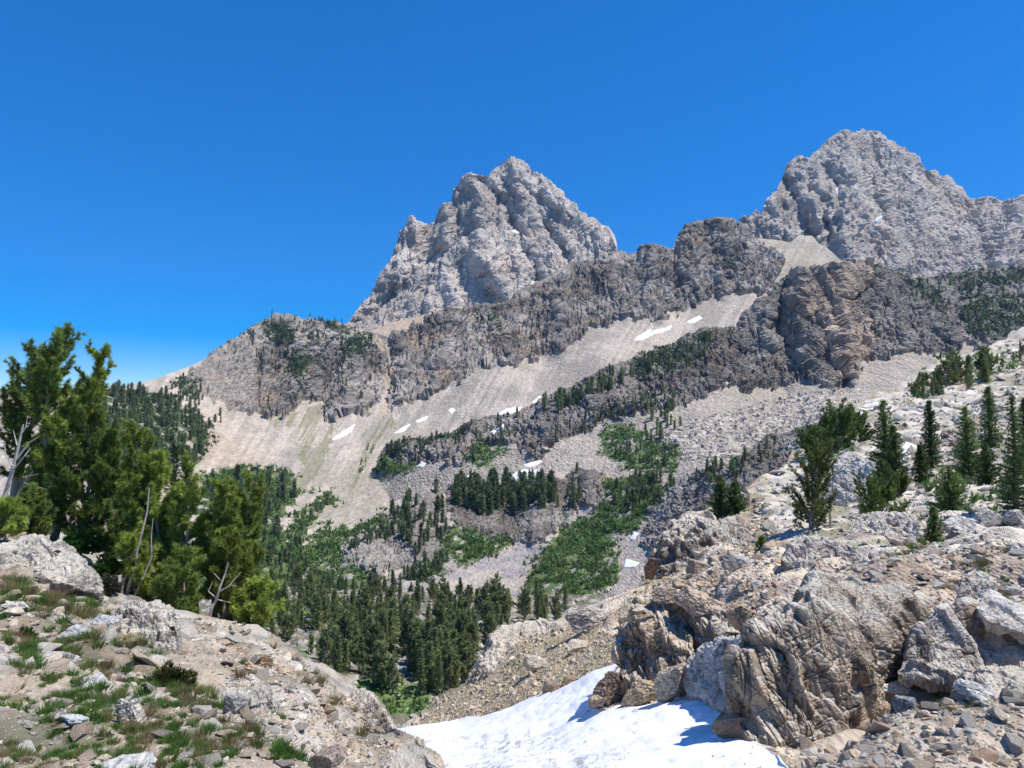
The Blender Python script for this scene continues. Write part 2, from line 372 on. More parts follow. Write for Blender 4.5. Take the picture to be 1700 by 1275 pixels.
# ================================================================== MAIN RIDGE WITH ITS TALUS
RT = [(-120, 650), (120, 648), (165, 646), (210, 645), (257, 634), (292, 621), (331, 605), (357, 588), (373, 575), (399, 559), (415, 553), (441, 537), (461, 525), (480, 522), (493, 530), (501, 533), (512, 531), (529, 537), (551, 538), (561, 538), (567, 543), (577, 546), (611, 551), (657, 538), (692, 529), (718, 521), (744, 513), (776, 511), (806, 506), (818, 508), (835, 503), (851, 499), (873, 482), (893, 476), (909, 460), (932, 450), (951, 437), (971, 440), (987, 434), (1009, 434), (1019, 424), (1035, 419), (1058, 421), (1064, 409), (1081, 405), (1100, 407), (1114, 416), (1121, 412), (1130, 393), (1142, 379), (1153, 372), (1170, 368), (1185, 366), (1199, 363), (1206, 366), (1230, 373), (1239, 384), (1248, 397), (1283, 401), (1312, 404), (1329, 392), (1347, 393), (1358, 406), (1375, 416), (1393, 433), (1440, 450), (1560, 500), (1650, 560)]
CL1 = [(325, 618), (360, 588), (400, 560), (410, 556), (425, 600), (432, 640), (430, 660), (424, 690), (380, 682), (345, 665), (300, 655), (300, 635)]
CL2 = [(412, 545), (440, 535), (470, 515), (500, 520), (560, 525), (580, 545), (612, 562), (636, 590), (640, 610), (634, 650), (622, 680), (590, 698), (540, 703), (530, 690), (536, 668), (505, 665), (470, 695), (440, 698), (427, 690), (434, 640), (424, 600)]
CL3 = [(655, 560), (690, 543), (745, 515), (830, 495), (900, 450), (960, 420), (1030, 400), (1080, 390), (1115, 400), (1150, 352), (1240, 360), (1255, 400), (1300, 440), (1280, 490), (1210, 487), (1180, 498), (1150, 515), (1110, 525), (1090, 540), (1060, 533), (1030, 532), (990, 545), (960, 560), (950, 575), (920, 590), (880, 600), (860, 612), (800, 615), (760, 640), (710, 660), (680, 675), (652, 677), (648, 640), (646, 600)]
G1 = [[(445, 545), (478, 540), (492, 560), (480, 580), (450, 570)], [(500, 552), (520, 555), (530, 575), (505, 570)], [(560, 565), (590, 560), (622, 566), (600, 590), (572, 600)], [(530, 535), (560, 538), (590, 552), (560, 556)],
      [(280, 640), (305, 628), (335, 655), (310, 668)], [(375, 572), (400, 562), (395, 570)], [(800, 520), (818, 515), (830, 545), (812, 545)],
      [(120, 650), (250, 655), (300, 665), (350, 715), (330, 770), (250, 780), (120, 770)], [(470, 600), (500, 590), (510, 640), (480, 630)]]
G2 = [[(330, 795), (420, 785), (495, 800), (490, 850), (450, 880), (470, 900), (540, 930), (560, 1010), (320, 1010)], [(430, 960), (470, 900), (500, 860), (545, 820), (550, 835), (510, 880), (490, 930), (545, 935), (550, 1000), (430, 1020)], [(520, 890), (560, 880), (600, 1000), (540, 1000)]]
OL1 = [[(470, 690), (540, 670), (555, 720), (530, 800), (470, 850), (500, 780)], [(560, 830), (610, 720), (640, 690), (655, 700), (640, 770), (580, 850), (500, 900), (480, 900)], [(440, 700), (470, 695), (460, 720)]]
def r1(s, q, u, v):
    wu, wv = s.wu, s.wv
    m = polyin([CL1, CL2, CL3], wu, wv).astype(f32); s.m = m
    s.gl = np.clip(1 - np.minimum(linedist([(616, 553), (645, 590), (648, 640), (640, 690)], wu, wv), linedist([(413, 556), (428, 610), (430, 690)], wu, wv) + 4) / 9, 0, 1)
    r, s.cr = crag(q, 64, 20, (1.2, .5, .5), (.3, .45, .6, .5), .24, .2)
    st = fbm(np.stack([(u + .55 * v) / 7, v / 90, q[:, 1] * 0], -1), 3, 60)          # runnels down the talus
    return m * (1 - s.gl) * (r * 1.0 + 6) + (1 - m) * (fbm(q / 60, 4, 70) * 10 + st * .8) - s.gl * 5
def c1(s, q, u, v):
    cl = clifcol(q, s.cr, ROCKD * .85, ROCKL * .74, 41, s.nz, .4); n = fbm(q / 40, 4, 43); cl = mixc2(cl, ORG * .75, sm(n, .55, .72) * .5)
    l1 = inpoly(CL1, s.wu, s.wv); cl = mixc2(cl, ROCKL * .85, l1 * .45)
    st = fbm(np.stack([(u + .55 * v) / 6, v / 110, u * 0], -1), 4, 61); nn = fbm(q / 70, 3, 62)
    sp = fbm(q / 5, 3, 66)
    ta = mixc(TAL * .82, TALP * 1.1, sm(nn * .6 + .4 * st, .36, .62)) * (.78 + .14 * st + .32 * sp)[:, None]
    ta = mixc2(ta, TAN * .85, np.clip(1 - linedist([(350, 760), (330, 720), (420, 790)], u, v) / 40, 0, 1) * .5)
    ol = polyin(OL1, s.wu, s.wv) * sm(st, .42, .6) * .75; ta = mixc2(ta, OLV * .8, ol)
    ta = mixc2(ta, np.array((.33, .30, .21)), sm(fbm(q / 12, 4, 95), .35, .6) * inpoly([(1250, 396), (1320, 402), (1400, 440), (1330, 470), (1270, 455)], s.wu, s.wv) * .7)
    up = sm(-v, -580, -530) * sm(-u, -900, -700); ta = mixc2(ta, TAN * .95, up * .7)
    c = mixc2(ta, cl, s.m * (1 - s.gl)); c = mixc2(c, TAN * .9, s.gl * .6)
    g = polyin(G1, s.wu, s.wv) * sm(fbm(q / 9, 3, 80), .36, .46); c = mixc2(c, GRD * 1.2, g.astype(f32) * .9)
    g = polyin(G2, s.wu, s.wv) * sm(fbm(q / 16, 4, 81), .3, .42); c = mixc2(c, GR * (.8), g * .92)
    return c
ridge = Sheet('ridge', RT, [(-120, 1000), (380, 1010), (560, 1040), (700, 900), (900, 760), (1250, 640), (1700, 640)],
    [(-100, 650, 720), (165, 645, 760), (165, 740, 600), (257, 634, 900), (330, 605, 1050), (480, 524, 1200), (560, 538, 1180), (610, 550, 1250), (744, 513, 1300), (893, 476, 1400), (1080, 405, 1500), (1190, 365, 1550), (1250, 400, 1560), (1350, 400, 1600), (1500, 450, 1500), (300, 700, 780), (430, 700, 940), (540, 700, 1000), (640, 690, 1020), (750, 650, 1080), (900, 600, 1180), (1000, 540, 1260), (1150, 510, 1380), (1280, 480, 1420), (850, 690, 950), (1000, 620, 1050), (350, 790, 700), (500, 780, 750), (450, 900, 480), (550, 900, 520), (620, 780, 800), (400, 1000, 320), (550, 1000, 370), (600, 850, 640), (700, 800, 780), (1500, 600, 1200), (0, 900, 350)],
    1.6, r1, c1, -120, 1640,
    [([(470, 524), (490, 570), (500, 640)], 30, 22), ([(500, 560), (520, 620), (520, 665)], 16, -18), ([(580, 560), (590, 620), (580, 690)], 36, 26), ([(670, 560), (680, 620), (670, 670)], 22, 22), ([(745, 515), (740, 580), (720, 640)], 26, 24), ([(700, 560), (710, 640)], 12, -16), ([(806, 508), (830, 560), (840, 605)], 26, 24), ([(820, 510), (855, 560)], 10, -18), ([(935, 450), (930, 520), (930, 580)], 30, 26), ([(1010, 436), (1020, 480), (1040, 525)], 26, 22), ([(1080, 408), (1085, 470), (1100, 535)], 26, 26), ([(1050, 425), (1060, 500)], 12, -20),
     ([(1150, 380), (1150, 430), (1150, 505)], 24, 28), ([(1190, 368), (1200, 420), (1200, 480)], 20, 24), ([(1120, 420), (1125, 480)], 12, -22), ([(1172, 372), (1176, 440)], 8, -16), ([(1232, 376), (1235, 440)], 16, 20)],
    mat=rock_mat('ridge_rock', .85, .4, .28), label='long dark ridge with cliffs above a wide pinkish talus slope', cat='ridge')

# ================================================================== DARK MIDDLE RIDGE AND TAN TOWER
T2 = [(590, 838), (612, 800), (630, 772), (635, 757), (653, 737), (680, 735), (715, 732), (747, 724), (773, 706), (813, 695), (850, 691), (877, 681), (903, 668), (930, 652), (957, 641), (983, 624), (1015, 615), (1037, 604), (1063, 591), (1103, 575), (1130, 564), (1165, 551), (1197, 548), (1223, 545), (1230, 540), (1241, 522), (1259, 500), (1283, 493), (1289, 472), (1308, 462), (1326, 449), (1354, 449), (1382, 444), (1407, 440), (1446, 439), (1467, 444), (1481, 455), (1506, 462), (1534, 465), (1566, 462), (1594, 458), (1629, 451), (1665, 444), (1700, 437), (1800, 420)]
CL4 = [(628, 785), (632, 755), (655, 725), (760, 700), (850, 675), (1000, 600), (1160, 535), (1230, 525), (1290, 450), (1330, 430), (1446, 425), (1490, 450), (1530, 490), (1580, 540), (1610, 570), (1570, 592), (1500, 590), (1470, 600), (1432, 598), (1424, 640), (1380, 647), (1340, 632), (1290, 652), (1240, 655), (1200, 642), (1160, 670), (1130, 680), (1070, 690), (1010, 700), (960, 730), (900, 752), (880, 768), (860, 745), (820, 738), (800, 762), (760, 778), (740, 765), (700, 775), (650, 782)]
CL5 = [(1480, 440), (1720, 425), (1760, 600), (1620, 590), (1560, 520)]
TW = [(1316, 452), (1350, 446), (1450, 438), (1446, 470), (1400, 500), (1440, 540), (1436, 600), (1420, 635), (1385, 640), (1380, 560), (1330, 520), (1310, 540)]
GG = [[(1005, 715), (1050, 708), (1085, 740), (1130, 745), (1125, 800), (1080, 790), (1040, 780), (1000, 760)], [(780, 762), (800, 745), (848, 732), (830, 768), (795, 782)], [(632, 770), (680, 772), (700, 778), (660, 792), (630, 785)], [(1040, 600), (1110, 575), (1190, 555), (1170, 590), (1100, 620), (1060, 620)], [(660, 735), (760, 715), (800, 705), (760, 735), (700, 745)], [(1200, 552), (1220, 548), (1222, 560)]]
G5 = [[(1490, 462), (1530, 470), (1560, 500), (1580, 540), (1550, 520), (1510, 490)], [(1560, 462), (1620, 452), (1700, 450), (1700, 475), (1640, 480), (1590, 490)], [(1580, 500), (1640, 490), (1700, 500), (1700, 560), (1640, 570), (1600, 560)]]
PKF = [(1110, 720), (1240, 680), (1320, 660), (1430, 650), (1420, 690), (1300, 740), (1220, 775), (1100, 770), (1080, 740)]
def r2(s, q, u, v):
    m = polyin([CL4, CL5], s.wu, s.wv).astype(f32); s.m = m; s.tw = inpoly(TW, s.wu, s.wv).astype(f32)
    r, s.cr = crag(q, 56, 120, (1.2, .55, .6), (.3, .45, .6, .5), .22, .2)
    jt, crt = joint(q / np.array((30, 90, 90.)), 140); j2, cr2 = joint(q / np.array((11, 30, 30.)), 141); rt = (ridged(q / np.array((21, 160, 160.)), 4, 142, .5) - .6) * 32 + jt * 12 + j2 * 2.5 + facet(q / 5, 143)[0] * 2.5; crt = .5 * crt + .5 * cr2
    s.cr = np.where(s.tw > 0, crt, s.cr); r = np.where(s.tw > 0, rt, r)
    pf = inpoly(PKF, s.wu, s.wv).astype(f32); bo, s.bc = facet(q / 9, 150)
    s.pf = pf
    return m * (r * 1.05 + 6 + s.tw * 8) + (1 - m) * (fbm(q / 50, 4, 170) * 12) + pf * bo * 3.5
def c2(s, q, u, v):
    cl = clifcol(q, s.cr, ROCKD * .62, ROCKL * .58, 141, s.nz, .3); n = fbm(q / 40, 4, 143); cl = mixc2(cl, ORG * .6, sm(n, .58, .75) * .45)
    tw = clifcol(q, s.cr, np.array((.25, .18, .135)), np.array((.58, .41, .28)), 145); cl = mixc2(cl, tw, s.tw * sm(fbm(q / 30, 3, 146), .2, .4))
    r5 = inpoly(CL5, s.wu, s.wv); cl = mixc2(cl, ROCKL * .9, r5 * .5)
    low = sm(-v, -640, -560) * sm(u, 1200, 1260); cl = mixc2(cl, ROCKL * .75 , low * .35)
    nn = fbm(q / 50, 3, 162); sp = fbm(q / 4, 3, 163)
    ta = mixc(TAL * .9, TALP * 1.0, sm(nn, .35, .65)) * (.75 + .5 * sp)[:, None]
    ta = mixc2(ta, np.array((.44, .385, .32)) * (.7 + .6 * s.bc)[:, None], s.pf)
    c = mixc2(ta, cl, s.m)
    g = polyin(GG[:3], s.wu, s.wv) * sm(fbm(q / 22, 3, 180), .36, .48); c = mixc2(c, GR * 1.1, g * .85)
    g = polyin(GG[3:] + G5, s.wu, s.wv) * sm(fbm(q / 9, 3, 182), .4, .5); c = mixc2(c, GRD * 1.1, g * .85)
    return c
mid_ridge = Sheet('rocky_ridge', T2, [(580, 930), (1100, 860), (1300, 790), (1500, 720), (1800, 640)],
    [(590, 840, 720), (590, 930, 570), (612, 805, 760), (632, 767, 770), (640, 800, 745), (640, 860, 640), (680, 740, 780), (850, 690, 780), (1000, 620, 780), (1165, 551, 840), (1230, 545, 840), (1330, 449, 880), (1446, 439, 900), (1480, 458, 940), (1700, 437, 1000), (1700, 560, 800), (1560, 590, 760), (1400, 640, 740), (1350, 560, 790), (1300, 655, 740), (1200, 640, 730), (1000, 700, 690), (900, 750, 650), (750, 780, 670), (800, 860, 560), (1000, 800, 580), (1200, 760, 560), (1400, 700, 560), (700, 850, 620)],
    1.5, r2, c2, 588, 1790,
    [([(1330, 455), (1325, 500), (1330, 560)], 12, 22), ([(1345, 450), (1350, 540)], 8, -18), ([(1375, 445), (1378, 500), (1372, 530)], 9, -22), ([(1395, 450), (1400, 520), (1410, 600), (1420, 640)], 22, 30), ([(1300, 470), (1290, 540), (1300, 600)], 22, -34), ([(1270, 510), (1262, 540), (1270, 570)], 22, 24), ([(1440, 450), (1448, 520), (1440, 590)], 10, -20), ([(1345, 560), (1340, 600), (1370, 640)], 22, 24), ([(1500, 480), (1540, 530), (1590, 570)], 30, 14), ([(1465, 460), (1480, 540), (1500, 585)], 26, 14),
     ([(1160, 560), (1120, 620), (1040, 690)], 26, 14), ([(1240, 560), (1200, 610), (1190, 640)], 24, 18), ([(930, 660), (905, 720), (890, 755)], 22, 16), ([(980, 630), (985, 690)], 22, 14), ([(1060, 610), (1000, 670)], 14, -14)],
    mat=rock_mat('rocky_ridge_rock', .62, .65, .32), label='dark craggy ridge climbing right to a tan blocky rock tower', cat='ridge')

# ================================================================== LOWER CLIFF BAND ABOVE THE VALLEY
T3 = [(440, 1010), (500, 960), (543, 910), (568, 889), (595, 882), (627, 861), (648, 838), (680, 824), (715, 812), (760, 808), (850, 807), (890, 799), (911, 788), (962, 781), (999, 788), (1010, 793), (1068, 786), (1130, 788), (1170, 772), (1218, 769), (1250, 745), (1277, 727), (1300, 724), (1340, 712), (1400, 690), (1460, 660)]
CL6 = [[(566, 912), (590, 892), (640, 885), (655, 930), (640, 965), (600, 945), (575, 930)], [(640, 868), (700, 818), (738, 808), (738, 860), (732, 930), (700, 945), (650, 960), (650, 910)], [(745, 800), (925, 790), (926, 880), (885, 908), (800, 892), (746, 870)],
       [(955, 770), (1005, 785), (1002, 845), (955, 842)], [(1085, 850), (1150, 790), (1220, 765), (1290, 715), (1420, 680), (1420, 760), (1100, 930), (1070, 900)], [(925, 800), (955, 790), (955, 880), (930, 880)]]
G6 = [[(543, 912), (568, 880), (640, 850), (640, 885), (590, 892), (566, 912), (575, 940), (640, 968), (600, 1010), (480, 1010)], [(738, 880), (800, 895), (860, 905), (780, 940), (700, 970), (690, 955), (735, 930)], [(926, 890), (1000, 850), (1085, 850), (1060, 880), (1020, 900), (1030, 960), (1000, 985), (950, 1000), (870, 1005), (880, 970)], [(1005, 800), (1085, 790), (1110, 830), (1060, 860), (1005, 850)]]
def r3(s, q, u, v):
    m = polyin(CL6, s.wu, s.wv).astype(f32); s.m = m
    r, s.cr = crag(q, 34, 220, (1.1, .6, .6), (.3, .45, .6, .5), .24, .2)
    s.gm = polyin(G6, s.wu, s.wv)
    return m * (r * 1.05 + 8) + (1 - m) * (fbm(q / 50, 4, 270) * 10) + s.gm * fbm(q / 7, 3, 271) * 5
def c3(s, q, u, v):
    cl = clifcol(q, s.cr, ROCKD * .65, ROCKL * .62, 241, s.nz, .3)
    cl = mixc2(cl, ROCKL * .95, inpoly(CL6[0], s.wu, s.wv) * .6); cl = mixc2(cl, ROCKL * .8, inpoly(CL6[1], s.wu, s.wv) * .4)
    nn = fbm(q / 50, 3, 262); sp = fbm(q / 4, 3, 263)
    ta = mixc(np.array((.30, .27, .26)), TALP * .98, sm(nn, .38, .62)) * (.7 + .6 * sp)[:, None]
    ta = mixc2(ta, TALP * 1.02 * (.7 + .6 * sp)[:, None], (sm(u, 1000, 1040) + sm(-v, -860, -840)).clip(0, 1))
    c = mixc2(ta, cl, s.m); st = fbm(np.stack([(u + .8 * v) / 12, v / 60, u * 0], -1), 3, 280)
    g = s.gm * sm(st * .6 + .4 * fbm(q / 14, 3, 281), .36, .5); c = mixc2(c, mixc(GR * .7, GR * 1.25, fbm(q / 20, 3, 283)), g * .92)
    c = mixc2(c, TAN, np.clip(1 - linedist([(1000, 775), (1030, 780), (1005, 800)], u, v) / 14, 0, 1))
    return c
band = Sheet('cliff_band', T3, [(430, 1060), (1500, 1060)],
    [(450, 1010, 340), (550, 1010, 340), (700, 1010, 330), (850, 1010, 330), (1050, 1000, 300), (560, 900, 420), (640, 860, 450), (700, 815, 480), (850, 807, 500), (960, 780, 520), (900, 900, 410), (850, 870, 460), (1100, 790, 450), (1300, 724, 400), (1400, 690, 380), (1000, 900, 400), (1200, 850, 330), (1400, 1060, 200), (500, 1060, 280)],
    1.5, r3, c3, 440, 1450,
    [([(600, 890), (610, 940)], 30, 14), ([(700, 820), (695, 940)], 30, 22), ([(740, 810), (742, 900)], 8, -18), ([(800, 810), (810, 890)], 30, 16), ([(880, 805), (890, 900)], 30, 22), ([(940, 800), (935, 900)], 14, -18), ([(975, 785), (975, 840)], 18, 16)],
    mat=rock_mat('cliff_band_rock', .36, .4, .3), back=.1, label='low dark cliff band with green gullies above the valley forest', cat='cliff')

# ================================================================== VALLEY FLOOR
def r4(s, q, u, v): return fbm(q / 60, 4, 300) * 14 + facet(q / 18, 301)[0] * 5
MEA = [[(590, 1140), (640, 1130), (705, 1150), (715, 1190), (650, 1200), (600, 1180)], [(480, 1085), (510, 1090), (505, 1110), (485, 1105)]]
def c4(s, q, u, v):
    n = fbm(q / 30, 4, 310); sp = fbm(q / 4, 3, 311)
    c = mixc(np.array((.17, .15, .11)), np.array((.38, .35, .3)), sm(n, .42, .6)) * (.7 + .6 * sp)[:, None]
    c = mixc2(c, OLV * .5, sm(fbm(q / 25, 3, 312), .45, .6) * .6)
    return mixc2(c, GR * 1.4, polyin(MEA, s.wu, s.wv) * .9)
valley = Sheet('valley_floor', [(330, 985), (480, 975), (650, 985), (850, 990), (1000, 990), (1150, 980), (1300, 960)], 1290,
    [(330, 1000, 240), (400, 1000, 240), (500, 1080, 160), (600, 1180, 125), (700, 1200, 120), (800, 1150, 140), (900, 1040, 230), (500, 975, 320), (700, 985, 330), (900, 990, 330), (1200, 960, 300), (700, 1290, 80), (1200, 1290, 90), (600, 1060, 190), (800, 1040, 220)],
    2.0, r4, c4, 330, 1250, mat=rock_mat('valley_ground', .15, .5, .3), label='wooded valley floor with pale rocks and a small meadow', cat='ground', nb=6)

# ================================================================== RIGHT FOREGROUND SLOPE
TE = [(640, 1230), (686, 1203), (718, 1182), (725, 1169), (767, 1144), (784, 1127), (791, 1106), (812, 1081), (819, 1057), (850, 1040), (885, 1032), (937, 1029), (958, 1015), (990, 1005), (1018, 994), (1045, 984), (1070, 966), (1077, 931), (1084, 914), (1096, 889), (1115, 868), (1140, 851), (1171, 846), (1200, 832), (1250, 803), (1266, 796), (1293, 783), (1314, 758), (1338, 740), (1370, 713), (1399, 692), (1415, 679), (1453, 652), (1490, 639), (1517, 625), (1543, 607), (1570, 595), (1610, 586), (1637, 578), (1663, 561), (1700, 543), (1820, 500), (2150, 400)]
ECTRL = [(640, 1230, 34), (700, 1200, 34), (800, 1180, 30), (900, 1150, 25.5), (1000, 1120, 22), (850, 1050, 42), (800, 1110, 39), (950, 1030, 40), (1050, 1000, 36), (1000, 1060, 29), (1075, 950, 48), (1100, 890, 60), (1150, 860, 66), (1250, 810, 75), (1300, 775, 90), (1400, 695, 130), (1500, 635, 170), (1600, 590, 210), (1700, 543, 240), (1800, 520, 250), (1200, 950, 34), (1300, 900, 40), (1400, 850, 52), (1500, 800, 66), (1600, 750, 84), (1700, 700, 100), (1450, 720, 105), (1700, 620, 155), (1300, 960, 25), (1400, 930, 25), (1550, 900, 31), (1700, 880, 33), (1700, 950, 20), (1500, 960, 19.5), (1300, 1040, 18), (1500, 1130, 10.6), (1700, 1130, 10.2), (1500, 1050, 14.5), (1700, 1050, 13.2), (1350, 1150, 11.8), (1200, 1100, 17), (1080, 1080, 22), (1300, 1240, 8.6), (1500, 1200, 8.3), (1700, 1200, 7.6), (1300, 1340, 5.7), (1800, 1340, 5), (2150, 1340, 4.2), (2150, 1150, 6.5), (2150, 900, 20), (2150, 650, 90), (2150, 450, 230), (1100, 1180, 15.2), (1200, 1240, 10.6), (1230, 1180, 12.2), (1100, 1340, 7.8), (900, 1340, 11), (1000, 1230, 15)]
YEL = [(640, 1240), (690, 1200), (790, 1110), (830, 1060), (960, 1040), (1030, 1050), (1040, 1100), (900, 1160), (740, 1210)]
UPR = [(1250, 830), (1400, 690), (1700, 500), (2150, 380), (2150, 900), (1600, 920), (1400, 940), (1300, 900)]
def r5(s, q, u, v):
    dloc = np.exp(np.interp(v, [540, 700, 850, 950, 1050, 1150, 1240, 1340], np.log([230, 110, 52, 25, 16, 11.5, 8.4, 5.5])))
    s.dl = dloc / F
    w_ = q * s.px                                                   # metres
    ye = inpoly(YEL, s.wu, s.wv).astype(f32); s.ye = ye
    a, c1_ = facet(w_ / np.array((3, 3, 1.6)), 401, .9, 4); b, c2_ = facet(w_ / np.array((1.1, 1.1, .6)), 402, .9, 4)
    A, C1_ = facet(w_ / np.array((11, 11, 5.)), 404, .9, 4)
    f = fbm(w_ / 2.5, 4, 405) - .5
    s.cr = c1_ * .5 + c2_ * .5
    k = 1 - .75 * ye
    D = A * .9 * sm(dloc, 20, 60) * k + (a * .45 * (1 + .5 * sm(dloc, 25, 80)) + b * .16 * (1 - .8 * sm(dloc, 30, 90))) * k + f * .4 * k
    return D / s.px
def c5(s, q, u, v):
    w_ = q * s.px
    n = fbm(w_ / 1.2, 5, 410, .6); n2 = fbm(w_ / 6, 3, 411); n3 = fbm(w_ / .35, 4, 412)
    brown = mixc(np.array((.27, .215, .16)), np.array((.56, .47, .36)), sm(n * .55 + s.cr * .45, .3, .66))
    white = mixc(np.array((.27, .245, .21)), np.array((.58, .53, .455)), sm(n * .55 + s.cr * .45, .28, .6))
    c = mixc2(brown, white, (inpoly(UPR, s.wu, s.wv) * .8).astype(f32))
    c = mixc2(c, ORG * .9, sm(n2, .55, .7) * .35)
    yel = mixc(np.array((.36, .27, .16)), np.array((.50, .40, .27)), n3) ; yel = mixc2(yel, OLV * 1.1, sm(fbm(w_ / 1.1, 4, 414), .5, .62) * .55)
    c = mixc2(c, yel, s.ye * sm(fbm(w_ / .8, 4, 416), .28, .42))
    g = sm(fbm(w_ / 3.0, 4, 413), .57, .66) * (1 - s.ye) * .75 * sm(-v, -1150, -1000); c = mixc2(c, OLV * .9, g)
    c = mixc2(c, c * 1.35, sm(s.nz, .6, .85) * (1 - s.ye) * .6); c = mixc2(c, c * .7, sm(-s.nz, -.5, -.3))  # top light and face shade painted in: flat rock lighter, steep rock darker
    return c * (.8 + .4 * n3)[:, None]
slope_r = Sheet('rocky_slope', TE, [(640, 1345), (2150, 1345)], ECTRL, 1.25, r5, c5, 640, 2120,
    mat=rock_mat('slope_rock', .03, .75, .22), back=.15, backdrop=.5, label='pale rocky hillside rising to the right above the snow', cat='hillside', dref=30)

# ================================================================== LEFT FOREGROUND SLOPE
TF = [(-160, 880), (0, 889), (70, 895), (100, 903), (150, 925), (170, 950), (200, 975), (300, 1010), (340, 1030), (400, 1035), (425, 1045), (450, 1065), (480, 1090), (520, 1110), (580, 1140), (615, 1165), (635, 1195), (650, 1212), (690, 1240), (730, 1276), (790, 1340)]
def r6(s, q, u, v):
    w_ = q * s.px
    a, c1_ = facet(w_ / np.array((1.6, 1.6, .8)), 501, .9, 4); b, c2_ = facet(w_ / np.array((.6, .5, .3)), 502, .9, 4)
    n = fbm(w_ / 1.6, 4, 505); s.cr = c1_ * .4 + c2_ * .6; s.dirt = sm(fbm(w_ / 1.3, 4, 506), .44, .56)
    k = 1 - .7 * s.dirt
    return (a * .2 + b * .1 * k + (n - .5) * .4 - .42 * sm(u, 480, 640)) / s.px
def c6(s, q, u, v):
    w_ = q * s.px; n = fbm(w_ / .5, 5, 510, .6); n3 = fbm(w_ / .12, 4, 512)
    rock = mixc(np.array((.17, .155, .135)), np.array((.46, .42, .36)), sm(n * .5 + s.cr * .5, .28, .62))
    dirt = mixc(np.array((.33, .255, .17)), np.array((.50, .41, .30)), n3)
    c = mixc2(rock, dirt, s.dirt * .65)
    g = sm(fbm(w_ / 1.1, 4, 513), .53, .62) * sm(-u, -560, -380); c = mixc2(c, mixc(OLV * .55, np.array((.2, .14, .08)), sm(fbm(w_ / .6, 3, 514), .4, .6)), g * .7)
    return c * (.8 + .4 * n3)[:, None]
slope_l = Sheet('grassy_slope', TF, [(-160, 1350), (790, 1350)],
    [(0, 890, 24), (100, 905, 25), (200, 985, 24), (300, 1010, 23.5), (400, 1035, 24), (480, 1090, 20), (580, 1140, 17.5), (635, 1195, 14.5), (690, 1240, 11.5), (730, 1275, 9.8), (0, 1000, 14), (200, 1050, 14.5), (350, 1100, 12.5), (500, 1180, 10), (0, 1100, 8.5), (200, 1150, 8), (400, 1220, 6.8), (0, 1200, 5.8), (300, 1275, 5), (600, 1275, 7.8), (0, 1275, 4.4), (0, 1340, 3.6), (700, 1340, 7), (-150, 900, 20), (-150, 1340, 3.5)],
    1.25, r6, c6, -160, 788, mat=rock_mat('slope_ground', .009, .7, .22), back=.5, backdrop=.35, label='stony grassy slope at the lower left', cat='hillside', dref=10)

# ================================================================== SNOWFIELD
TS = [(600, 1215), (652, 1206), (700, 1204), (800, 1187), (850, 1172), (880, 1158), (906, 1150), (934, 1142), (965, 1124), (990, 1112), (1028, 1099), (1050, 1120), (1060, 1160), (1129, 1156), (1178, 1155), (1192, 1172), (1204, 1195), (1222, 1212), (1251, 1231), (1292, 1250), (1330, 1300)]
def r7(s, q, u, v):
    w_ = q * s.px; return ((fbm(w_ / 1.6, 3, 600) - .5) * .22 + (ridged(w_ / .55, 2, 601) - .5) * -.07) / s.px
def c7(s, q, u, v):
    w_ = q * s.px; d = sm(fbm(w_ / np.array((.12, .3, .3)), 4, 605, .65), .54, .66) * sm(-u, -1120, -950) * sm(v, 1195, 1230) * sm(fbm(w_ / 1.5, 3, 607), .35, .55)
    c = mixc(np.array((.86, .87, .89)), np.array((.30, .28, .26)), d * .7)
    return c * (1 - .1 * sm(fbm(w_ / .9, 4, 609), .45, .65))[:, None]
snowfield = Sheet('snowfield', TS, [(600, 1345), (1330, 1345)],
    [(652, 1206, 27), (760, 1195, 26), (850, 1172, 23.5), (908, 1146, 22.6), (1028, 1099, 19.8), (1000, 1160, 15.5), (1060, 1165, 14), (1175, 1156, 12.6), (1200, 1200, 10.4), (1286, 1245, 8.2), (700, 1260, 15), (850, 1275, 10.5), (1100, 1275, 8.5), (1286, 1275, 7.4), (700, 1340, 10), (1286, 1340, 6), (600, 1300, 16)],
    1.6, r7, c7, 605, 1325, mat=SNOW, back=.04, backdrop=1.2, smooth=True, label='bright white snowfield filling the gully between the slopes', cat='snow', nb=8, dref=14)

# base ground under everything, out to the horizon
gm = rock_mat('ground_rock', 4, .3, .2)
n = 48; ang = np.linspace(0, 2 * np.pi, n, endpoint=False); vv = [(0, 2000, -160)]; 
for r_ in (1000, 2000, 3000): vv += [(r_ * math.cos(a), 2000 + r_ * math.sin(a), -160 - r_ * .01) for a in ang]
fc = [(0, 1 + i, 1 + (i + 1) % n) for i in range(n)]
for k in range(2):
    for i in range(n):
        a, b = 1 + k * n + i, 1 + k * n + (i + 1) % n; fc += [(a, a + n, b + n), (a, b + n, b)]
g = link('ground', mesh_np('ground', vv, fc, 3, gm, np.tile(TAL * .8, (len(vv), 1)))); g['kind'] = 'structure'

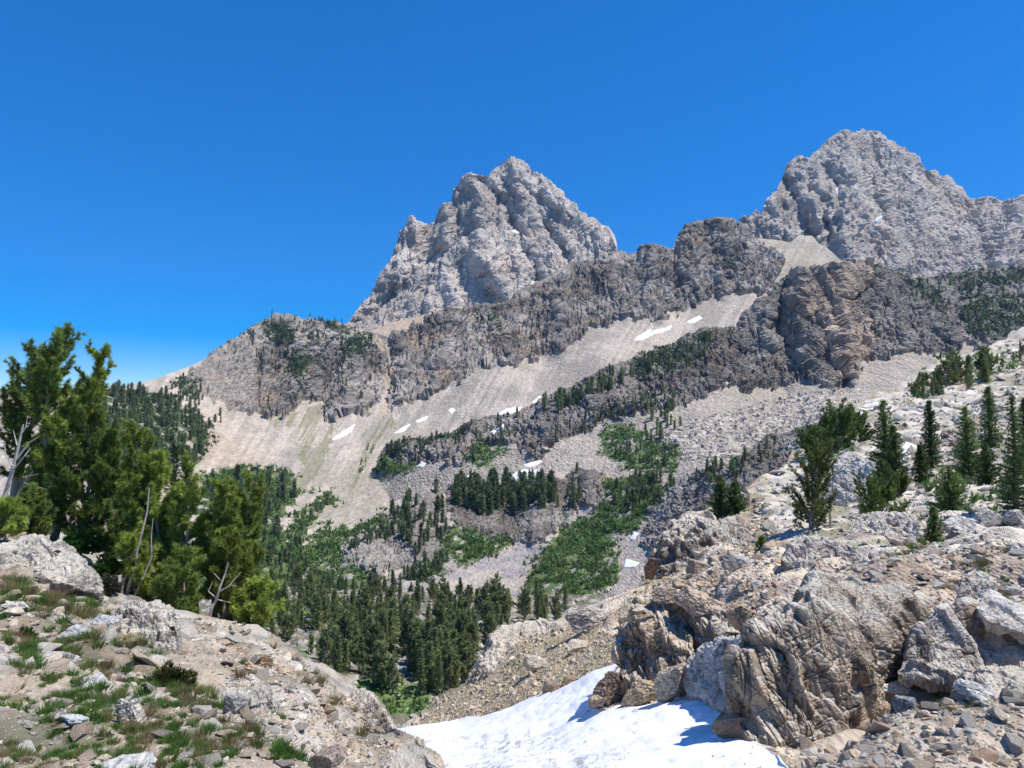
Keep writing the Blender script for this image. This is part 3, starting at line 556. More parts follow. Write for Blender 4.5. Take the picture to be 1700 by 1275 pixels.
# ================================================================== ROCKS
def hull_proto(seed, npts=15, flat=1.0):
    r = np.random.default_rng(seed)
    p = r.normal(size=(npts, 3)); p /= np.linalg.norm(p, axis=1, keepdims=True); p *= r.uniform(.75, 1.0, (npts, 1))
    p[:, 1] *= r.uniform(.6, .9); p[:, 2] *= flat
    import bmesh
    bm = bmesh.new(); [bm.verts.new(x) for x in p]
    bmesh.ops.convex_hull(bm, input=bm.verts[:]); bmesh.ops.delete(bm, geom=[v for v in bm.verts if not v.link_faces], context='VERTS')
    bmesh.ops.triangulate(bm, faces=bm.faces[:]); bmesh.ops.recalc_face_normals(bm, faces=bm.faces[:])
    bm.verts.index_update(); V = np.array([v.co[:] for v in bm.verts]); Fc = np.array([[v.index for v in f.verts] for f in bm.faces]); bm.free()
    return V, Fc
PR = [hull_proto(100 + i, 14 + i % 5, (.45, .6, .8)[i % 3]) for i in range(10)]; PS = [hull_proto(200 + i, 12 + i % 4, .3) for i in range(8)]
def rotm(rx, ry, rz):
    cx, sx, cy, sy, cz, sz = math.cos(rx), math.sin(rx), math.cos(ry), math.sin(ry), math.cos(rz), math.sin(rz)
    return np.array([[cz, -sz, 0], [sz, cz, 0], [0, 0, 1]]) @ np.array([[cy, 0, sy], [0, 1, 0], [-sy, 0, cy]]) @ np.array([[1, 0, 0], [0, cx, -sx], [0, sx, cx]])
GREYS = [(.40, .365, .31), (.50, .46, .39), (.32, .29, .245), (.44, .38, .30), (.58, .53, .45)]
TANS = [(.53, .43, .32), (.44, .35, .26), (.58, .48, .37), (.40, .31, .23), (.55, .50, .43), (.46, .33, .23)]
def scatter(sheet, poly, n, s0, s1, seed, protos, tilt, palette, pw=2.2, sink=.35, minv=None, skip=None):
    """list of (pos, size, rotation, proto, colour); sizes in photo pixels, a power law"""
    r = np.random.default_rng(seed); xs = [p[0] for p in poly]; ys = [p[1] for p in poly]; out = []; it = 0
    while len(out) < n and it < n * 12:
        it += 1; u, v = r.uniform(min(xs), max(xs)), r.uniform(min(ys), max(ys))
        if not inpoly(poly, np.array([u]), np.array([v]))[0] or not sheet.seen(u, v): continue
        if skip and polyin(skip, np.array([u]), np.array([v]))[0]: continue
        p = sheet.at(u, v); d = np.linalg.norm(p)
        t = r.random(); spx = (s0 ** (1 - pw) + t * (s1 ** (1 - pw) - s0 ** (1 - pw))) ** (1 / (1 - pw))
        size = spx * .5 * d / F
        c = np.array(palette[r.integers(len(palette))]) * r.uniform(.75, 1.15)
        out.append((p + np.array((0, 0, size * (.3 - sink))), size, rotm(r.normal(0, tilt), r.normal(0, tilt), r.uniform(0, 6.28)), int(r.integers(len(protos))), c, (u, v, spx)))
    return out
def merged(name, items, protos, mat, label, cat, kind='stuff'):
    VV, FF, CC = [], [], []; o = 0
    for p, s_, R, k, c, _ in items:
        V, Fc = protos[k]; VV.append(V @ R.T * s_ + p); FF.append(Fc + o); CC.append(np.tile(c, (len(V), 1))); o += len(V)
    ob = link(name, mesh_np(name, np.concatenate(VV), np.concatenate(FF), 3, mat, np.concatenate(CC))); tag(ob, label, cat, None, kind); return ob
STONE = rock_mat('stone', .012, .7, .28); STONEF = rock_mat('far_stone', .05, .6, .25)

# ---- finer single boulders: polytope radius on a dense sphere, with relief
def ico(sub):
    import bmesh
    bm = bmesh.new(); bmesh.ops.create_icosphere(bm, subdivisions=sub, radius=1); V = np.array([v.co[:] for v in bm.verts]); Fc = np.array([[v.index for v in f.verts] for f in bm.faces]); bm.free(); return V, Fc
ICO5 = ico(6); ICO4 = ico(5); ICO3 = ico(4)
def boulder_mesh(name, seed, dims, col, sub=ICO4, planes=13, rough=.05, mat=None, rot=(0, 0, 0), dark=.55):
    r = np.random.default_rng(seed); V, Fc = sub
    N = r.normal(size=(planes, 3)); N /= np.linalg.norm(N, axis=1, keepdims=True); N = np.concatenate([N, [[0, 0, -1], [0, 0, 1]]]); d = r.uniform(.62, .95, len(N)); 
    dt = V @ N.T; rad = np.min(np.where(dt > .05, d / np.maximum(dt, .05), 9), axis=1); rad = np.minimum(rad, 1.35)
    p = V * rad[:, None]; q = p * 2.2 + seed
    a, c1 = facet(q * 1.2, seed + 1); b, c2 = facet(q * np.array((3, 3, 7.)), seed + 2)
    f = fbm(q * 4, 4, seed) - .5
    p = p * (1 + a * rough * 1.6 + b * rough * .8 + f * rough * 2)[:, None]
    n = sm(fbm(q * 2.2, 5, seed + 7, .62) * .7 + c2 * .3, .34, .64)
    cc = mixc(np.array(col) * dark, np.array(col) * 1.15, n)
    p = (p * np.array(dims) * .5) @ rotm(*rot).T
    return mesh_np(name, p, Fc, 3, mat or STONE, cc, False)

# ---- outcrops: stepped rock faces of their own, standing out of the slopes
def outcrop(label, top, bottom, ctrl, seed, dark, light, big=40, squash=(1, 1, .6), amp=.9, step=1.2, strata=(0, 0, 0), lines=(), back=.12, white=0.0, name='rock_outcrop', cat='rock outcrop'):
    dark, light = np.array(dark), np.array(light)
    def ends(a, b):
        m0 = (a[0][1] + b[0][1]) / 2; m1 = (a[-1][1] + b[-1][1]) / 2; h0 = min(14, .35 * (b[0][1] - a[0][1])); h1 = min(14, .35 * (b[-1][1] - a[-1][1]))
        return ([(a[0][0] - h0 - 2, m0), (a[0][0] - h0 * .5, a[0][1] * .6 + m0 * .4)] + a + [(a[-1][0] + h1 * .5, a[-1][1] * .6 + m1 * .4), (a[-1][0] + h1 + 2, m1)], [(b[0][0] - h0 - 2, m0 + 2), (b[0][0] - h0 * .5, b[0][1] * .6 + m0 * .4)] + b + [(b[-1][0] + h1 * .5, b[-1][1] * .6 + m1 * .4), (b[-1][0] + h1 + 2, m1 + 2)])
    top, bottom = ends(list(top), list(bottom))
    def rel(s, q, u, v):
        R = rotm(*strata); q = q @ R.T
        r, s.cr = crag(q, big, seed, squash, (.75, .6, .45, .2), .06, .06, full=True)
        b_ = big / 40
        qf = q @ rotm(.2, .8, .1).T; s.ck = fractures(qf, 46 * b_, 1.7 * b_, seed + 21, .12) + .6 * fractures(qf * np.array((1, -1, 1)), 20 * b_, .9 * b_, seed + 31, .2)
        st_, _c = facet(q / np.array((30, 46, 46)) / b_, seed + 24, .7, 12)
        r = r + st_ * 11 * b_ - s.ck * 3.2 * b_
        ed = np.minimum(u - u.min(), u.max() - u); return r * amp * sm(ed, -2, 14)
    def pnt(s, q, u, v):
        q2 = q @ rotm(*strata).T
        n = fbm(q2 / np.array((26, 60, 60)), 4, seed + 3, .5); n2 = fbm(q / 30, 3, seed + 4)
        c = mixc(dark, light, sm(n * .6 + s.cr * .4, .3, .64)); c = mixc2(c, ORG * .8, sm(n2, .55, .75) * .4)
        c = mixc2(c, np.array((.53, .485, .405)) * (.8 + .4 * n)[:, None], sm(s.nz + (n2 - .5) * .3, .66, .86) * .75)  # upward faces paler: bleached rock plus the sun's brightness put into the colour
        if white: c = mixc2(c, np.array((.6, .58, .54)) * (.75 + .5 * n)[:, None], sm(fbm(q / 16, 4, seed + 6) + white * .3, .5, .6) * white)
        return c
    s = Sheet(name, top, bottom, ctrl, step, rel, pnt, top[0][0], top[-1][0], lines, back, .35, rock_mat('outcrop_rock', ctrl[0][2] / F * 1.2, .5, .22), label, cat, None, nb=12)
    return s
BRD, BRL = (.15, .115, .085), (.40, .31, .22)
GYD, GYL = (.17, .155, .145), (.47, .43, .38)
outcrop('massive brown rock face beside the snow, darkest and largest outcrop at lower right',
    [(1220, 1084), (1235, 1062), (1251, 1036), (1300, 1024), (1325, 1005), (1338, 985), (1355, 965), (1375, 958), (1400, 962), (1440, 970), (1480, 976), (1520, 985), (1548, 1004)],
    [(1220, 1196), (1235, 1225), (1262, 1238), (1340, 1238), (1392, 1228), (1430, 1205), (1460, 1168), (1490, 1135), (1520, 1122), (1548, 1118)],
    [(1230, 1200, 9.3), (1230, 1080, 9.7), (1300, 1235, 8.8), (1300, 1100, 9.3), (1300, 1034, 9.7), (1380, 1225, 8.9), (1400, 1100, 9.5), (1370, 1015, 10), (1400, 965, 11.8), (1480, 978, 12.2), (1450, 1040, 10.3), (1480, 1012, 11.2), (1540, 1010, 12), (1500, 1110, 10.8), (1440, 1190, 9.6), (1548, 1110, 11)], 700, (.13, .10, .075), (.36, .285, .20), 60, (1.2, .5, .5), .9, 1.1, (.15, .45, 0), [([(1500, 1060), (1480, 1110), (1440, 1190)], 24, -26), ([(1340, 990), (1320, 1030), (1300, 1060)], 14, -14)], .1, .12)
outcrop('layered tan rock face split by slanting cracks, at the far edge of the snow',
    [(1030, 1064), (1040, 1045), (1052, 1039), (1057, 1000), (1075, 995), (1100, 996), (1126, 995), (1140, 1010), (1175, 1012), (1200, 1015), (1225, 1026), (1254, 1050)],
    [(1030, 1102), (1035, 1135), (1060, 1158), (1100, 1160), (1180, 1162), (1254, 1165)],
    [(1035, 1060, 15), (1040, 1130, 14.4), (1060, 1005, 15.4), (1150, 1150, 13.5), (1150, 1015, 14.8), (1240, 1055, 13.2), (1240, 1150, 12.4), (1100, 1080, 14.4)], 710, BRD, (.46, .345, .23), 58, (1.4, .6, .5), .85, 1.1, (.1, .75, .3),
    [([(1060, 1010), (1090, 1060), (1130, 1130)], 8, -14), ([(1120, 1010), (1160, 1070), (1190, 1130)], 8, -16), ([(1195, 1020), (1235, 1080)], 10, -16), ([(1030, 1068), (1080, 1075), (1110, 1090)], 9, -12)])
outcrop('low grey stepped block with flat pale top between the tan and brown faces',
    [(1148, 1100), (1165, 1076), (1185, 1072), (1200, 1062), (1238, 1060)], [(1148, 1152), (1180, 1158), (1195, 1172), (1212, 1205), (1238, 1225)],
    [(1150, 1150, 12.6), (1160, 1080, 12.9), (1200, 1170, 11.2), (1235, 1215, 10.2), (1235, 1065, 11.2)], 720, GYD, GYL, 26, (1, 1, .8), .9, 1.1, white=.5)
outcrop('blocky brown crag with a square face on the skyline above the tan rock face',
    [(1070, 958), (1078, 930), (1085, 912), (1100, 889), (1120, 868), (1145, 856), (1180, 866), (1215, 862), (1240, 880)], [(1070, 964), (1110, 955), (1150, 945), (1180, 942), (1215, 928), (1240, 918)],
    [(1075, 955, 44), (1150, 940, 41), (1230, 915, 41), (1100, 890, 46), (1150, 860, 46), (1235, 880, 45)], 730, (.15, .115, .09), (.40, .32, .24), 24, (1, 1, .7), 1.1, 1.2)
outcrop('row of jumbled brown boulders and ledges in shade below the olive pine',
    [(1308, 912), (1318, 900), (1335, 892), (1365, 893), (1400, 902), (1428, 918)], [(1308, 940), (1370, 948), (1428, 934)],
    [(1310, 938, 26), (1420, 930, 25.5), (1320, 900, 27), (1400, 903, 27)], 740, (.17, .14, .12), (.48, .42, .36), 20, (1, 1, .9), 1.1, 1.2)
outcrop('brown fractured ledge below the low green fir bush on the right slope',
    [(1412, 876), (1425, 860), (1450, 852), (1482, 850), (1515, 856), (1530, 872)], [(1412, 892), (1470, 898), (1530, 890)],
    [(1415, 890, 37), (1525, 888, 35), (1450, 855, 39), (1500, 855, 38)], 750, (.19, .16, .14), (.46, .4, .35), 18, (1, 1, .9), 1.1, 1.2)
outcrop('grey banded outcrop between the olive pine and the tallest fir',
    [(1362, 806), (1380, 780), (1400, 760), (1420, 754), (1442, 764), (1462, 796)], [(1362, 826), (1410, 834), (1462, 826)],
    [(1365, 825, 60), (1455, 825, 58), (1380, 785, 63), (1440, 768, 63)], 770, (.15, .14, .135), (.5, .47, .44), 22, (1, 1, 1.6), 1.0, 1.2, (.1, .4, 0))
outcrop('reddish brown overhanging rock with a pale lid on the upper right slope',
    [(1552, 748), (1566, 725), (1580, 704), (1604, 690), (1618, 694)], [(1552, 756), (1585, 750), (1618, 726)],
    [(1555, 755, 92), (1610, 730, 94), (1570, 720, 96), (1605, 692, 100)], 780, (.17, .11, .085), (.5, .42, .36), 20, (1, 1, .7), 1.0, 1.1)
outcrop('tan weathered rock rib at the left end of the yellow scree beside the forest',
    [(783, 1128), (791, 1106), (806, 1086), (815, 1058), (835, 1045), (870, 1036), (905, 1032), (940, 1042)], [(783, 1136), (820, 1122), (860, 1092), (900, 1070), (940, 1052)],
    [(785, 1130, 37.4), (820, 1115, 36), (860, 1085, 38), (930, 1050, 38), (820, 1060, 39.5), (900, 1036, 41)], 790, (.23, .18, .14), (.5, .42, .33), 22, (1, 1, 1), .9, 1.1)
outcrop('grey wedge of rock with a cracked pale front, left of the biggest boulder pile',
    [(1498, 1108), (1512, 1064), (1528, 1038), (1550, 1024), (1563, 1009), (1572, 1006), (1586, 1030), (1602, 1052), (1616, 1074), (1624, 1096)], [(1498, 1124), (1560, 1130), (1624, 1126)],
    [(1500, 1120, 9.9), (1620, 1122, 9.8), (1530, 1045, 10.2), (1570, 1012, 10.5), (1610, 1070, 10.2)], 800, (.17, .14, .11), (.40, .34, .27), 44, (1, 1, .5), .7, 1.1, (.1, .2, .2), white=.3, name='boulder', cat='boulder')
outcrop('broad tan boulder face at the right edge behind the grey wedge rock',
    [(1572, 1024), (1582, 1008), (1600, 1002), (1630, 1004), (1650, 1018), (1680, 1034), (1696, 1044), (1720, 1050)], [(1572, 1120), (1640, 1126), (1720, 1124)],
    [(1575, 1115, 10.7), (1710, 1120, 10.3), (1590, 1010, 11.2), (1690, 1045, 11)], 810, (.22, .17, .13), (.47, .39, .30), 46, (1, 1, .7), .6, 1.1, white=.2, name='boulder', cat='boulder')
outcrop('tilted grey topped boulder lying on the broad tan boulder at the right edge',
    [(1626, 1004), (1632, 990), (1644, 982), (1656, 984), (1680, 1002), (1730, 1016)], [(1626, 1012), (1640, 1030), (1680, 1042), (1730, 1062)],
    [(1630, 1010, 10.9), (1720, 1055, 10.5), (1645, 985, 11.3), (1720, 1015, 11.2)], 820, (.22, .19, .17), (.5, .46, .41), 36, (1, 1, .9), .6, 1.0, white=.4, name='boulder', cat='boulder')
outcrop('upright dark grey streaked block among grass above the boulders at the right',
    [(1590, 992), (1596, 965), (1608, 953), (1632, 952), (1648, 968), (1656, 990)], [(1590, 1002), (1620, 1008), (1656, 1000)],
    [(1592, 1000, 13), (1654, 998, 13), (1610, 956, 13.6), (1640, 958, 13.6)], 830, (.13, .12, .115), (.4, .38, .34), 26, (1.5, 1.5, .4), .8, 1.0, name='boulder', cat='boulder')
outcrop('brown ledge with sunlit sandy top at the right edge behind the pale grey boulder',
    [(1588, 1132), (1600, 1122), (1628, 1118), (1660, 1114), (1720, 1106)], [(1588, 1142), (1624, 1160), (1655, 1182), (1720, 1182)],
    [(1592, 1140, 9.2), (1650, 1178, 8.3), (1710, 1178, 8.1), (1620, 1120, 9.7), (1700, 1110, 9.6), (1690, 1135, 8.7), (1640, 1135, 8.9)], 840, (.2, .155, .12), (.48, .41, .33), 34, (1, 1, .7), .8, 1.1)
outcrop('smooth pale slab outcrop below the pines at the left edge',
    [(-20, 912), (30, 897), (70, 892), (100, 900), (130, 922), (152, 946), (166, 972)], [(-20, 940), (60, 957), (120, 972), (166, 984)],
    [(0, 938, 19), (80, 960, 18), (160, 980, 18.5), (30, 900, 20.5), (100, 903, 20.5), (150, 946, 19.6)], 850, (.16, .15, .13), (.38, .35, .30), 40, (1, 1, .9), .8, 1.1, (.2, .5, 0), [([(70, 900), (85, 925), (100, 950)], 6, -14), ([(20, 925), (50, 932), (75, 930)], 5, -8), ([(90, 915), (105, 945)], 7, -14), ([(45, 905), (70, 935)], 5, -8)])
outcrop('white grey broken rock knob with dark clefts in the middle of the left slope',
    [(178, 1052), (190, 1022), (206, 1004), (222, 998), (240, 1008), (262, 1004), (280, 1016), (290, 1040), (297, 1064)], [(178, 1062), (220, 1084), (260, 1090), (297, 1082)],
    [(180, 1058, 13.6), (260, 1085, 12.8), (295, 1078, 13), (210, 1005, 14.2), (275, 1015, 14.2)], 860, (.15, .135, .115), (.44, .40, .34), 28, (1.2, 1.2, .5), 1.1, 1.0, (.1, .6, 0))
outcrop('upright brown slab pair at the lip of the left slope above the meadow',
    [(576, 1172), (590, 1156), (604, 1150), (620, 1160), (636, 1180), (652, 1210)], [(576, 1184), (610, 1204), (652, 1226)],
    [(580, 1180, 16.4), (610, 1200, 15), (650, 1222, 13.6), (605, 1152, 16.8), (640, 1190, 14.8)], 870, (.2, .16, .125), (.46, .4, .33), 24, (1.6, 1.6, .5), .8, 1.0, (.1, -.5, 0))
outcrop('grey fractured bedrock hollow with dark cracks at the lower middle of the left slope',
    [(335, 1178), (360, 1160), (385, 1152), (410, 1156), (425, 1140), (442, 1148), (456, 1180), (462, 1210)], [(335, 1192), (380, 1212), (420, 1222), (462, 1224)],
    [(340, 1190, 8.6), (400, 1218, 8), (460, 1220, 8.4), (380, 1155, 9.2), (435, 1148, 9.6)], 880, (.12, .11, .10), (.38, .355, .31), 26, (1.1, 1.1, .8), 1.2, 1.0, (.1, .5, 0))

# ---- single boulders one can name
def boulder(label, u, v, wpx, hpx, sheet, seed, col, rot=(0, 0, 0), dark=.55, lift=.35, deep=.7, name='boulder', cat='boulder', sub=None, d=None):
    p = sheet.at(u, v); dd = p @ np.array((0, cp, sp)); 
    if d: p = p * d / dd; dd = d
    k = dd / F; me = boulder_mesh(name, seed, (wpx * k * 1.15, wpx * k * deep, hpx * k * 1.15), col, sub or ICO4, rot=rot, dark=dark)
    o = link(name, me, loc=tuple(p + np.array((0, 0, hpx * k * lift)))); tag(o, label, cat); return o
E_, L_ = slope_r, slope_l
boulder('large pale lichened grey boulder lying tilted on the gravel at lower right', 1542, 1208, 100, 72, E_, 31, (.60, .58, .52), (.35, .5, .2), .7, .32, sub=ICO5)
boulder('pointed orange brown slab leaning behind the large pale boulder', 1574, 1172, 62, 56, E_, 32, (.50, .38, .26), (.1, .65, .1), .6, .35, .5, sub=ICO5)
boulder('small grey block wedged between the orange slab and the shaded rocks', 1532, 1166, 38, 36, E_, 33, (.42, .38, .33), (.2, .1, .6))
boulder('dark brown block in its own shade right of the large pale boulder', 1612, 1222, 44, 34, E_, 34, (.2, .16, .13), (.1, .1, .4))
boulder('dark wedge shaped stone on the gravel near the right edge', 1660, 1186, 24, 18, E_, 35, (.14, .12, .11), (.3, .4, .4))
boulder('flat white slab on the gravel below the dark brown block', 1640, 1262, 60, 30, E_, 36, (.56, .53, .48), (.1, .3, .2))
boulder('bluish grey rounded stone at the bottom edge of the right slope', 1534, 1268, 38, 26, E_, 37, (.26, .27, .27), (.1, .1, .4))
boulder('big smooth grey boulder at the left end of the row under the firs', 1594, 876, 56, 40, E_, 131, (.56, .53, .48), (.1, .2, .5), .5, .3, sub=ICO5)
boulder('medium grey boulder in the middle of the row under the firs', 1640, 868, 44, 32, E_, 132, (.50, .46, .41), (.3, .1, .2), .5, .3)
boulder('broad cracked grey boulder at the right edge under the firs', 1682, 864, 58, 36, E_, 133, (.53, .50, .45), (.1, .3, .9), .5, .3, sub=ICO5)
boulder('small tan boulder below the row of grey boulders', 1556, 884, 28, 18, E_, 134, (.52, .44, .35), (.1, .3, .9), .6, .3)
boulder('upper of two rust red stones on the gravel', 1498, 1246, 20, 16, E_, 38, (.42, .24, .16), (.1, .1, .4), .7)
boulder('lower of two rust red stones on the gravel', 1500, 1258, 20, 18, E_, 39, (.38, .25, .18), (.4, .1, .9), .7)
boulder('brown slab in half shade at the foot of the massive brown face', 1444, 1198, 46, 40, E_, 40, (.34, .28, .22), (.2, .3, .4), .6)
boulder('flat topped stone stack in the shaded corner beside the brown face', 1460, 1150, 40, 34, E_, 41, (.45, .41, .36), (.2, .1, .1), .6, d=9.9)
boulder('white sunlit stone in the shaded hollow above the stone stack', 1480, 1118, 44, 24, E_, 42, (.6, .57, .5), (.2, .1, .1), .7, d=10.1)
boulder('rounded tan boulder perched on top of the layered tan face', 1152, 1012, 62, 48, E_, 43, (.50, .39, .29), (.1, .45, .2), .65, .4, sub=ICO5, d=14.6)
boulder('long brown ledge block left of the perched tan boulder', 1108, 998, 46, 24, E_, 44, (.42, .33, .25), (.1, .1, .1), .5, .4, d=15.2)
boulder('brown block with a flat front right of the layered tan face', 1232, 1042, 50, 46, E_, 45, (.42, .33, .23), (.1, .5, .4), .6, .3, d=12.9)
boulder('golden brown boulder at the snow edge under the tan face', 1062, 1150, 50, 44, E_, 46, (.48, .38, .25), (.3, .3, .3), .55, .3, sub=ICO5, d=13.7)
boulder('pale leaning slab right of the golden brown boulder at the snow edge', 1108, 1145, 56, 56, E_, 47, (.50, .43, .34), (.2, -.6, .3), .6, .3, sub=ICO5, d=13.2)
boulder('dark red shaded rock tongue running down onto the snow', 1022, 1136, 58, 60, E_, 48, (.26, .185, .14), (.3, -.7, .3), .5, .05, sub=ICO5, d=14.7)
boulder('small tan stone at the tip of the rock tongue on the snow', 992, 1168, 34, 16, E_, 49, (.46, .35, .25), (.1, -.2, .3), .6, .3, d=14.4)
boulder('yellowish block between the rock tongue and the golden boulder', 1040, 1158, 26, 28, E_, 50, (.52, .41, .25), (.3, .2, .3), .6, .3, d=14.0)
boulder('rusty brown boulder standing in the notch of the snow', 944, 1140, 26, 24, E_, 51, (.33, .23, .15), (.2, .2, .5), .6, .3, d=22.2)
boulder('small brown rock pile at the left side of the snow notch', 918, 1156, 28, 22, E_, 52, (.3, .23, .18), (.4, .2, .5), .6, .3, d=22.3)
boulder('big grey boulder on the crest above the yellow scree', 984, 1042, 62, 44, E_, 53, (.46, .42, .36), (.1, -.15, .3), .5, .12, sub=ICO5)
boulder('tan egg shaped boulder right of the big grey crest boulder', 1036, 1028, 26, 30, E_, 54, (.50, .43, .34), (.2, .35, .3), .6)
boulder('pale lone boulder halfway down the yellow scree', 962, 1080, 38, 20, E_, 55, (.55, .48, .38), (.2, .2, .3), .7)
boulder('whitish cracked boulder low on the yellow scree', 892, 1112, 32, 28, E_, 56, (.56, .5, .42), (.2, .5, .3), .65)
boulder('rust red upright rock spike at the left foot of the blocky crag', 1080, 958, 18, 40, E_, 57, (.30, .19, .13), (.1, .1, .3), .5, .45, d=42)
boulder('square brown boulder leaning over a dark hollow below the blocky crag', 1158, 958, 32, 34, E_, 58, (.38, .31, .25), (.1, .3, .3), .7, .3, d=37)
boulder('white capped boulder beside the small fir on the right slope', 1236, 956, 48, 32, E_, 59, (.5, .47, .42), (.1, .3, .3), .6, .3)
boulder('pair of angular tan blocks above the row of jumbled boulders', 1492, 906, 38, 26, E_, 60, (.50, .42, .34), (.1, .6, .3), .6, .3)
boulder('white stone lying on the ledge right of the perched boulder', 1264, 990, 20, 16, E_, 61, (.6, .57, .5), (.1, .3, .3), .8, .3)
boulder('small dark red stone on the sandy ledge above the brown face', 1254, 1018, 12, 10, E_, 62, (.26, .12, .09), (.1, .3, .3), .8, .3)
boulder('white angular boulder by the right edge below the grassy strip', 1684, 978, 26, 22, E_, 63, (.58, .55, .5), (.1, .5, .3), .7, .3)
boulder('big white boulder with black lichen in the grass at lower left', 208, 1218, 44, 52, L_, 64, (.56, .51, .44), (.2, .3, .3), .4, .3, sub=ICO5)
boulder('rusty brown slab set in a dark frame of rock on the left slope lip', 426, 1124, 26, 42, L_, 65, (.36, .25, .16), (.1, .1, .5), .6, .3, .5)
boulder('dark grey angular rock below the rusty brown slab', 436, 1184, 28, 46, L_, 66, (.15, .14, .135), (.3, .3, .3), .7, .3)
boulder('smooth rounded grey rock beside the dark angular rock', 380, 1200, 30, 38, L_, 67, (.36, .345, .32), (.2, .3, .3), .7, .3)
boulder('orange tan boulder on the dirt right of the rusty slab', 474, 1140, 18, 20, L_, 68, (.48, .36, .24), (.2, .3, .3), .7, .3)
boulder('large tilted purplish brown slab at the bottom middle', 546, 1262, 56, 50, L_, 69, (.30, .25, .22), (.5, -.3, .3), .7, .2, sub=ICO5)
boulder('grey slab right of the purplish slab at the bottom edge', 612, 1270, 50, 34, L_, 70, (.36, .34, .31), (.3, .4, .2), .6, .3, sub=ICO5)
boulder('long pale grey slab lying at the bottom edge among grass', 210, 1276, 80, 24, L_, 71, (.5, .49, .46), (.2, 0, .1), .8, .1, .8, sub=ICO5)
boulder('tilted silver grey slab left of the white broken knob', 162, 1052, 46, 26, L_, 72, (.44, .43, .42), (.7, -.3, .3), .8, .3)
boulder('upper of two cream slabs near the left edge', 24, 1018, 36, 14, L_, 73, (.54, .5, .43), (.2, 0, .1), .8, .3)
boulder('lower of two cream slabs near the left edge', 18, 1030, 30, 14, L_, 74, (.58, .5, .4), (.2, 0, .4), .8, .3)
boulder('bluish slab standing on edge beside the bush in the middle of the left slope', 122, 1068, 50, 26, L_, 75, (.42, .42, .41), (.6, .1, .2), .7, .3)
boulder('long thin grey slab under the grass strip on the left slope', 78, 1090, 72, 18, L_, 76, (.40, .385, .36), (.2, .05, .1), .7, .3)
boulder('pale grey slab left of the brown grass tuft', 150, 1146, 46, 16, L_, 77, (.46, .44, .41), (.3, .1, .1), .8, .3)
boulder('short white slab lying inside the big green grass patch', 112, 1228, 34, 12, L_, 78, (.5, .51, .49), (.1, .1, .1), .9, .6)

gr_ = scatter(snowfield, [(1040, 1168), (1180, 1160), (1215, 1210), (1292, 1252), (1290, 1275), (1150, 1275), (1120, 1200)], 160, 1.2, 5, 91, PR, .5, TANS, 2.4, .1) + scatter(snowfield, [(800, 1275), (860, 1225), (1000, 1215), (1080, 1275)], 420, .8, 3, 92, PR, .5, [(.2, .18, .15), (.3, .27, .22)], 2.6, .1) + scatter(snowfield, [(660, 1210), (850, 1176), (1000, 1120), (1020, 1130), (860, 1200), (700, 1225)], 90, 1, 3.5, 93, PR, .5, TANS, 2.6, .1)
# ---- countable slabs and stones: copies of a few angular prototypes, the rest of the rubble in one piece
def individual(items, protos, mat, name, cat, label, group):
    mats = {}
    for p, s_, R, k, c, _ in items:
        key = (k, round(float(c.sum() * 4)))
        if key not in mats:
            V, Fc = protos[k]; mats[key] = mesh_np(name, V, Fc, 3, mat, np.tile(c, (len(V), 1)))
        o = link(name, mats[key]); o.location = tuple(p); o.scale = (s_, s_, s_)
        rx = math.atan2(R[2, 1], R[2, 2]); ry = math.asin(-max(-1, min(1, R[2, 0]))); rz = math.atan2(R[1, 0], R[0, 0]); o.rotation_euler = (rx, ry, rz)
        tag(o, label, cat, group)
SNOWSKIP = [[(u_, v_) for u_, v_ in TS] + [(1330, 1400), (600, 1400)]]
LPOLY = [(-20, 895), (70, 900), (150, 940), (200, 1000), (320, 1030), (400, 1045), (450, 1070), (600, 1155), (640, 1205), (730, 1280), (790, 1345), (-60, 1345)]
li = scatter(slope_l, LPOLY, 11000, 2.6, 60, 11, PS, .28, GREYS + TANS[:3], 2.5, .2)
li += scatter(slope_l, [(300, 1030), (400, 1045), (450, 1070), (600, 1155), (640, 1205), (730, 1280), (460, 1280), (380, 1150)], 4200, 3, 34, 12, PR, .6, GREYS + TANS, 2.3, .2)
li.sort(key=lambda t: -t[5][2])
individual(li[:150], PS + PR, STONE, 'flat_rock', 'flat rock', 'flat angular grey or tan slab lying on the stony left slope', 'slabs strewn over the left slope')
merged('rubble', li[150:], PS + PR, STONE, 'small angular rubble covering the grassy left slope', 'rubble')
RPOLY = [(1200, 905), (1230, 820), (1340, 745), (1430, 690), (1520, 640), (1700, 560), (1800, 540), (1800, 930), (1300, 960)]
ri = scatter(slope_r, [(1040, 1000), (1100, 900), (1260, 815), (1300, 920), (1300, 1040), (1200, 1030), (1050, 1010)], 3600, 3, 34, 21, PR, .5, TANS, 2.3, .2)
ri += scatter(slope_r, RPOLY, 4600, 4, 30, 22, PR, .5, [(.50, .455, .385), (.58, .53, .455), (.40, .365, .31), (.50, .42, .33)], 2.3, .25)
ri += scatter(slope_r, [(1290, 1400), (1270, 1240), (1400, 1215), (1500, 1180), (1800, 1150), (1800, 1345)], 7000, 2.6, 46, 23, PS + PR, .35, TANS + GREYS, 2.4, .2)
ri += scatter(slope_r, [(1400, 990), (1380, 940), (1500, 900), (1800, 880), (1800, 1000), (1560, 1000)], 3200, 3, 34, 24, PR, .4, GREYS + TANS, 2.4, .2)
ye = scatter(slope_r, YEL, 2600, 2.5, 16, 25, PR, .5, [(.5, .42, .31), (.44, .35, .25), (.55, .48, .38)], 2.6, .2, skip=SNOWSKIP)
ri += scatter(slope_r, [(1780, 1345), (1780, 560), (2110, 430), (2110, 1345)], 2600, 4, 40, 29, PR, .4, TANS + GREYS, 2.2, .2)
ri.sort(key=lambda t: -t[5][2])
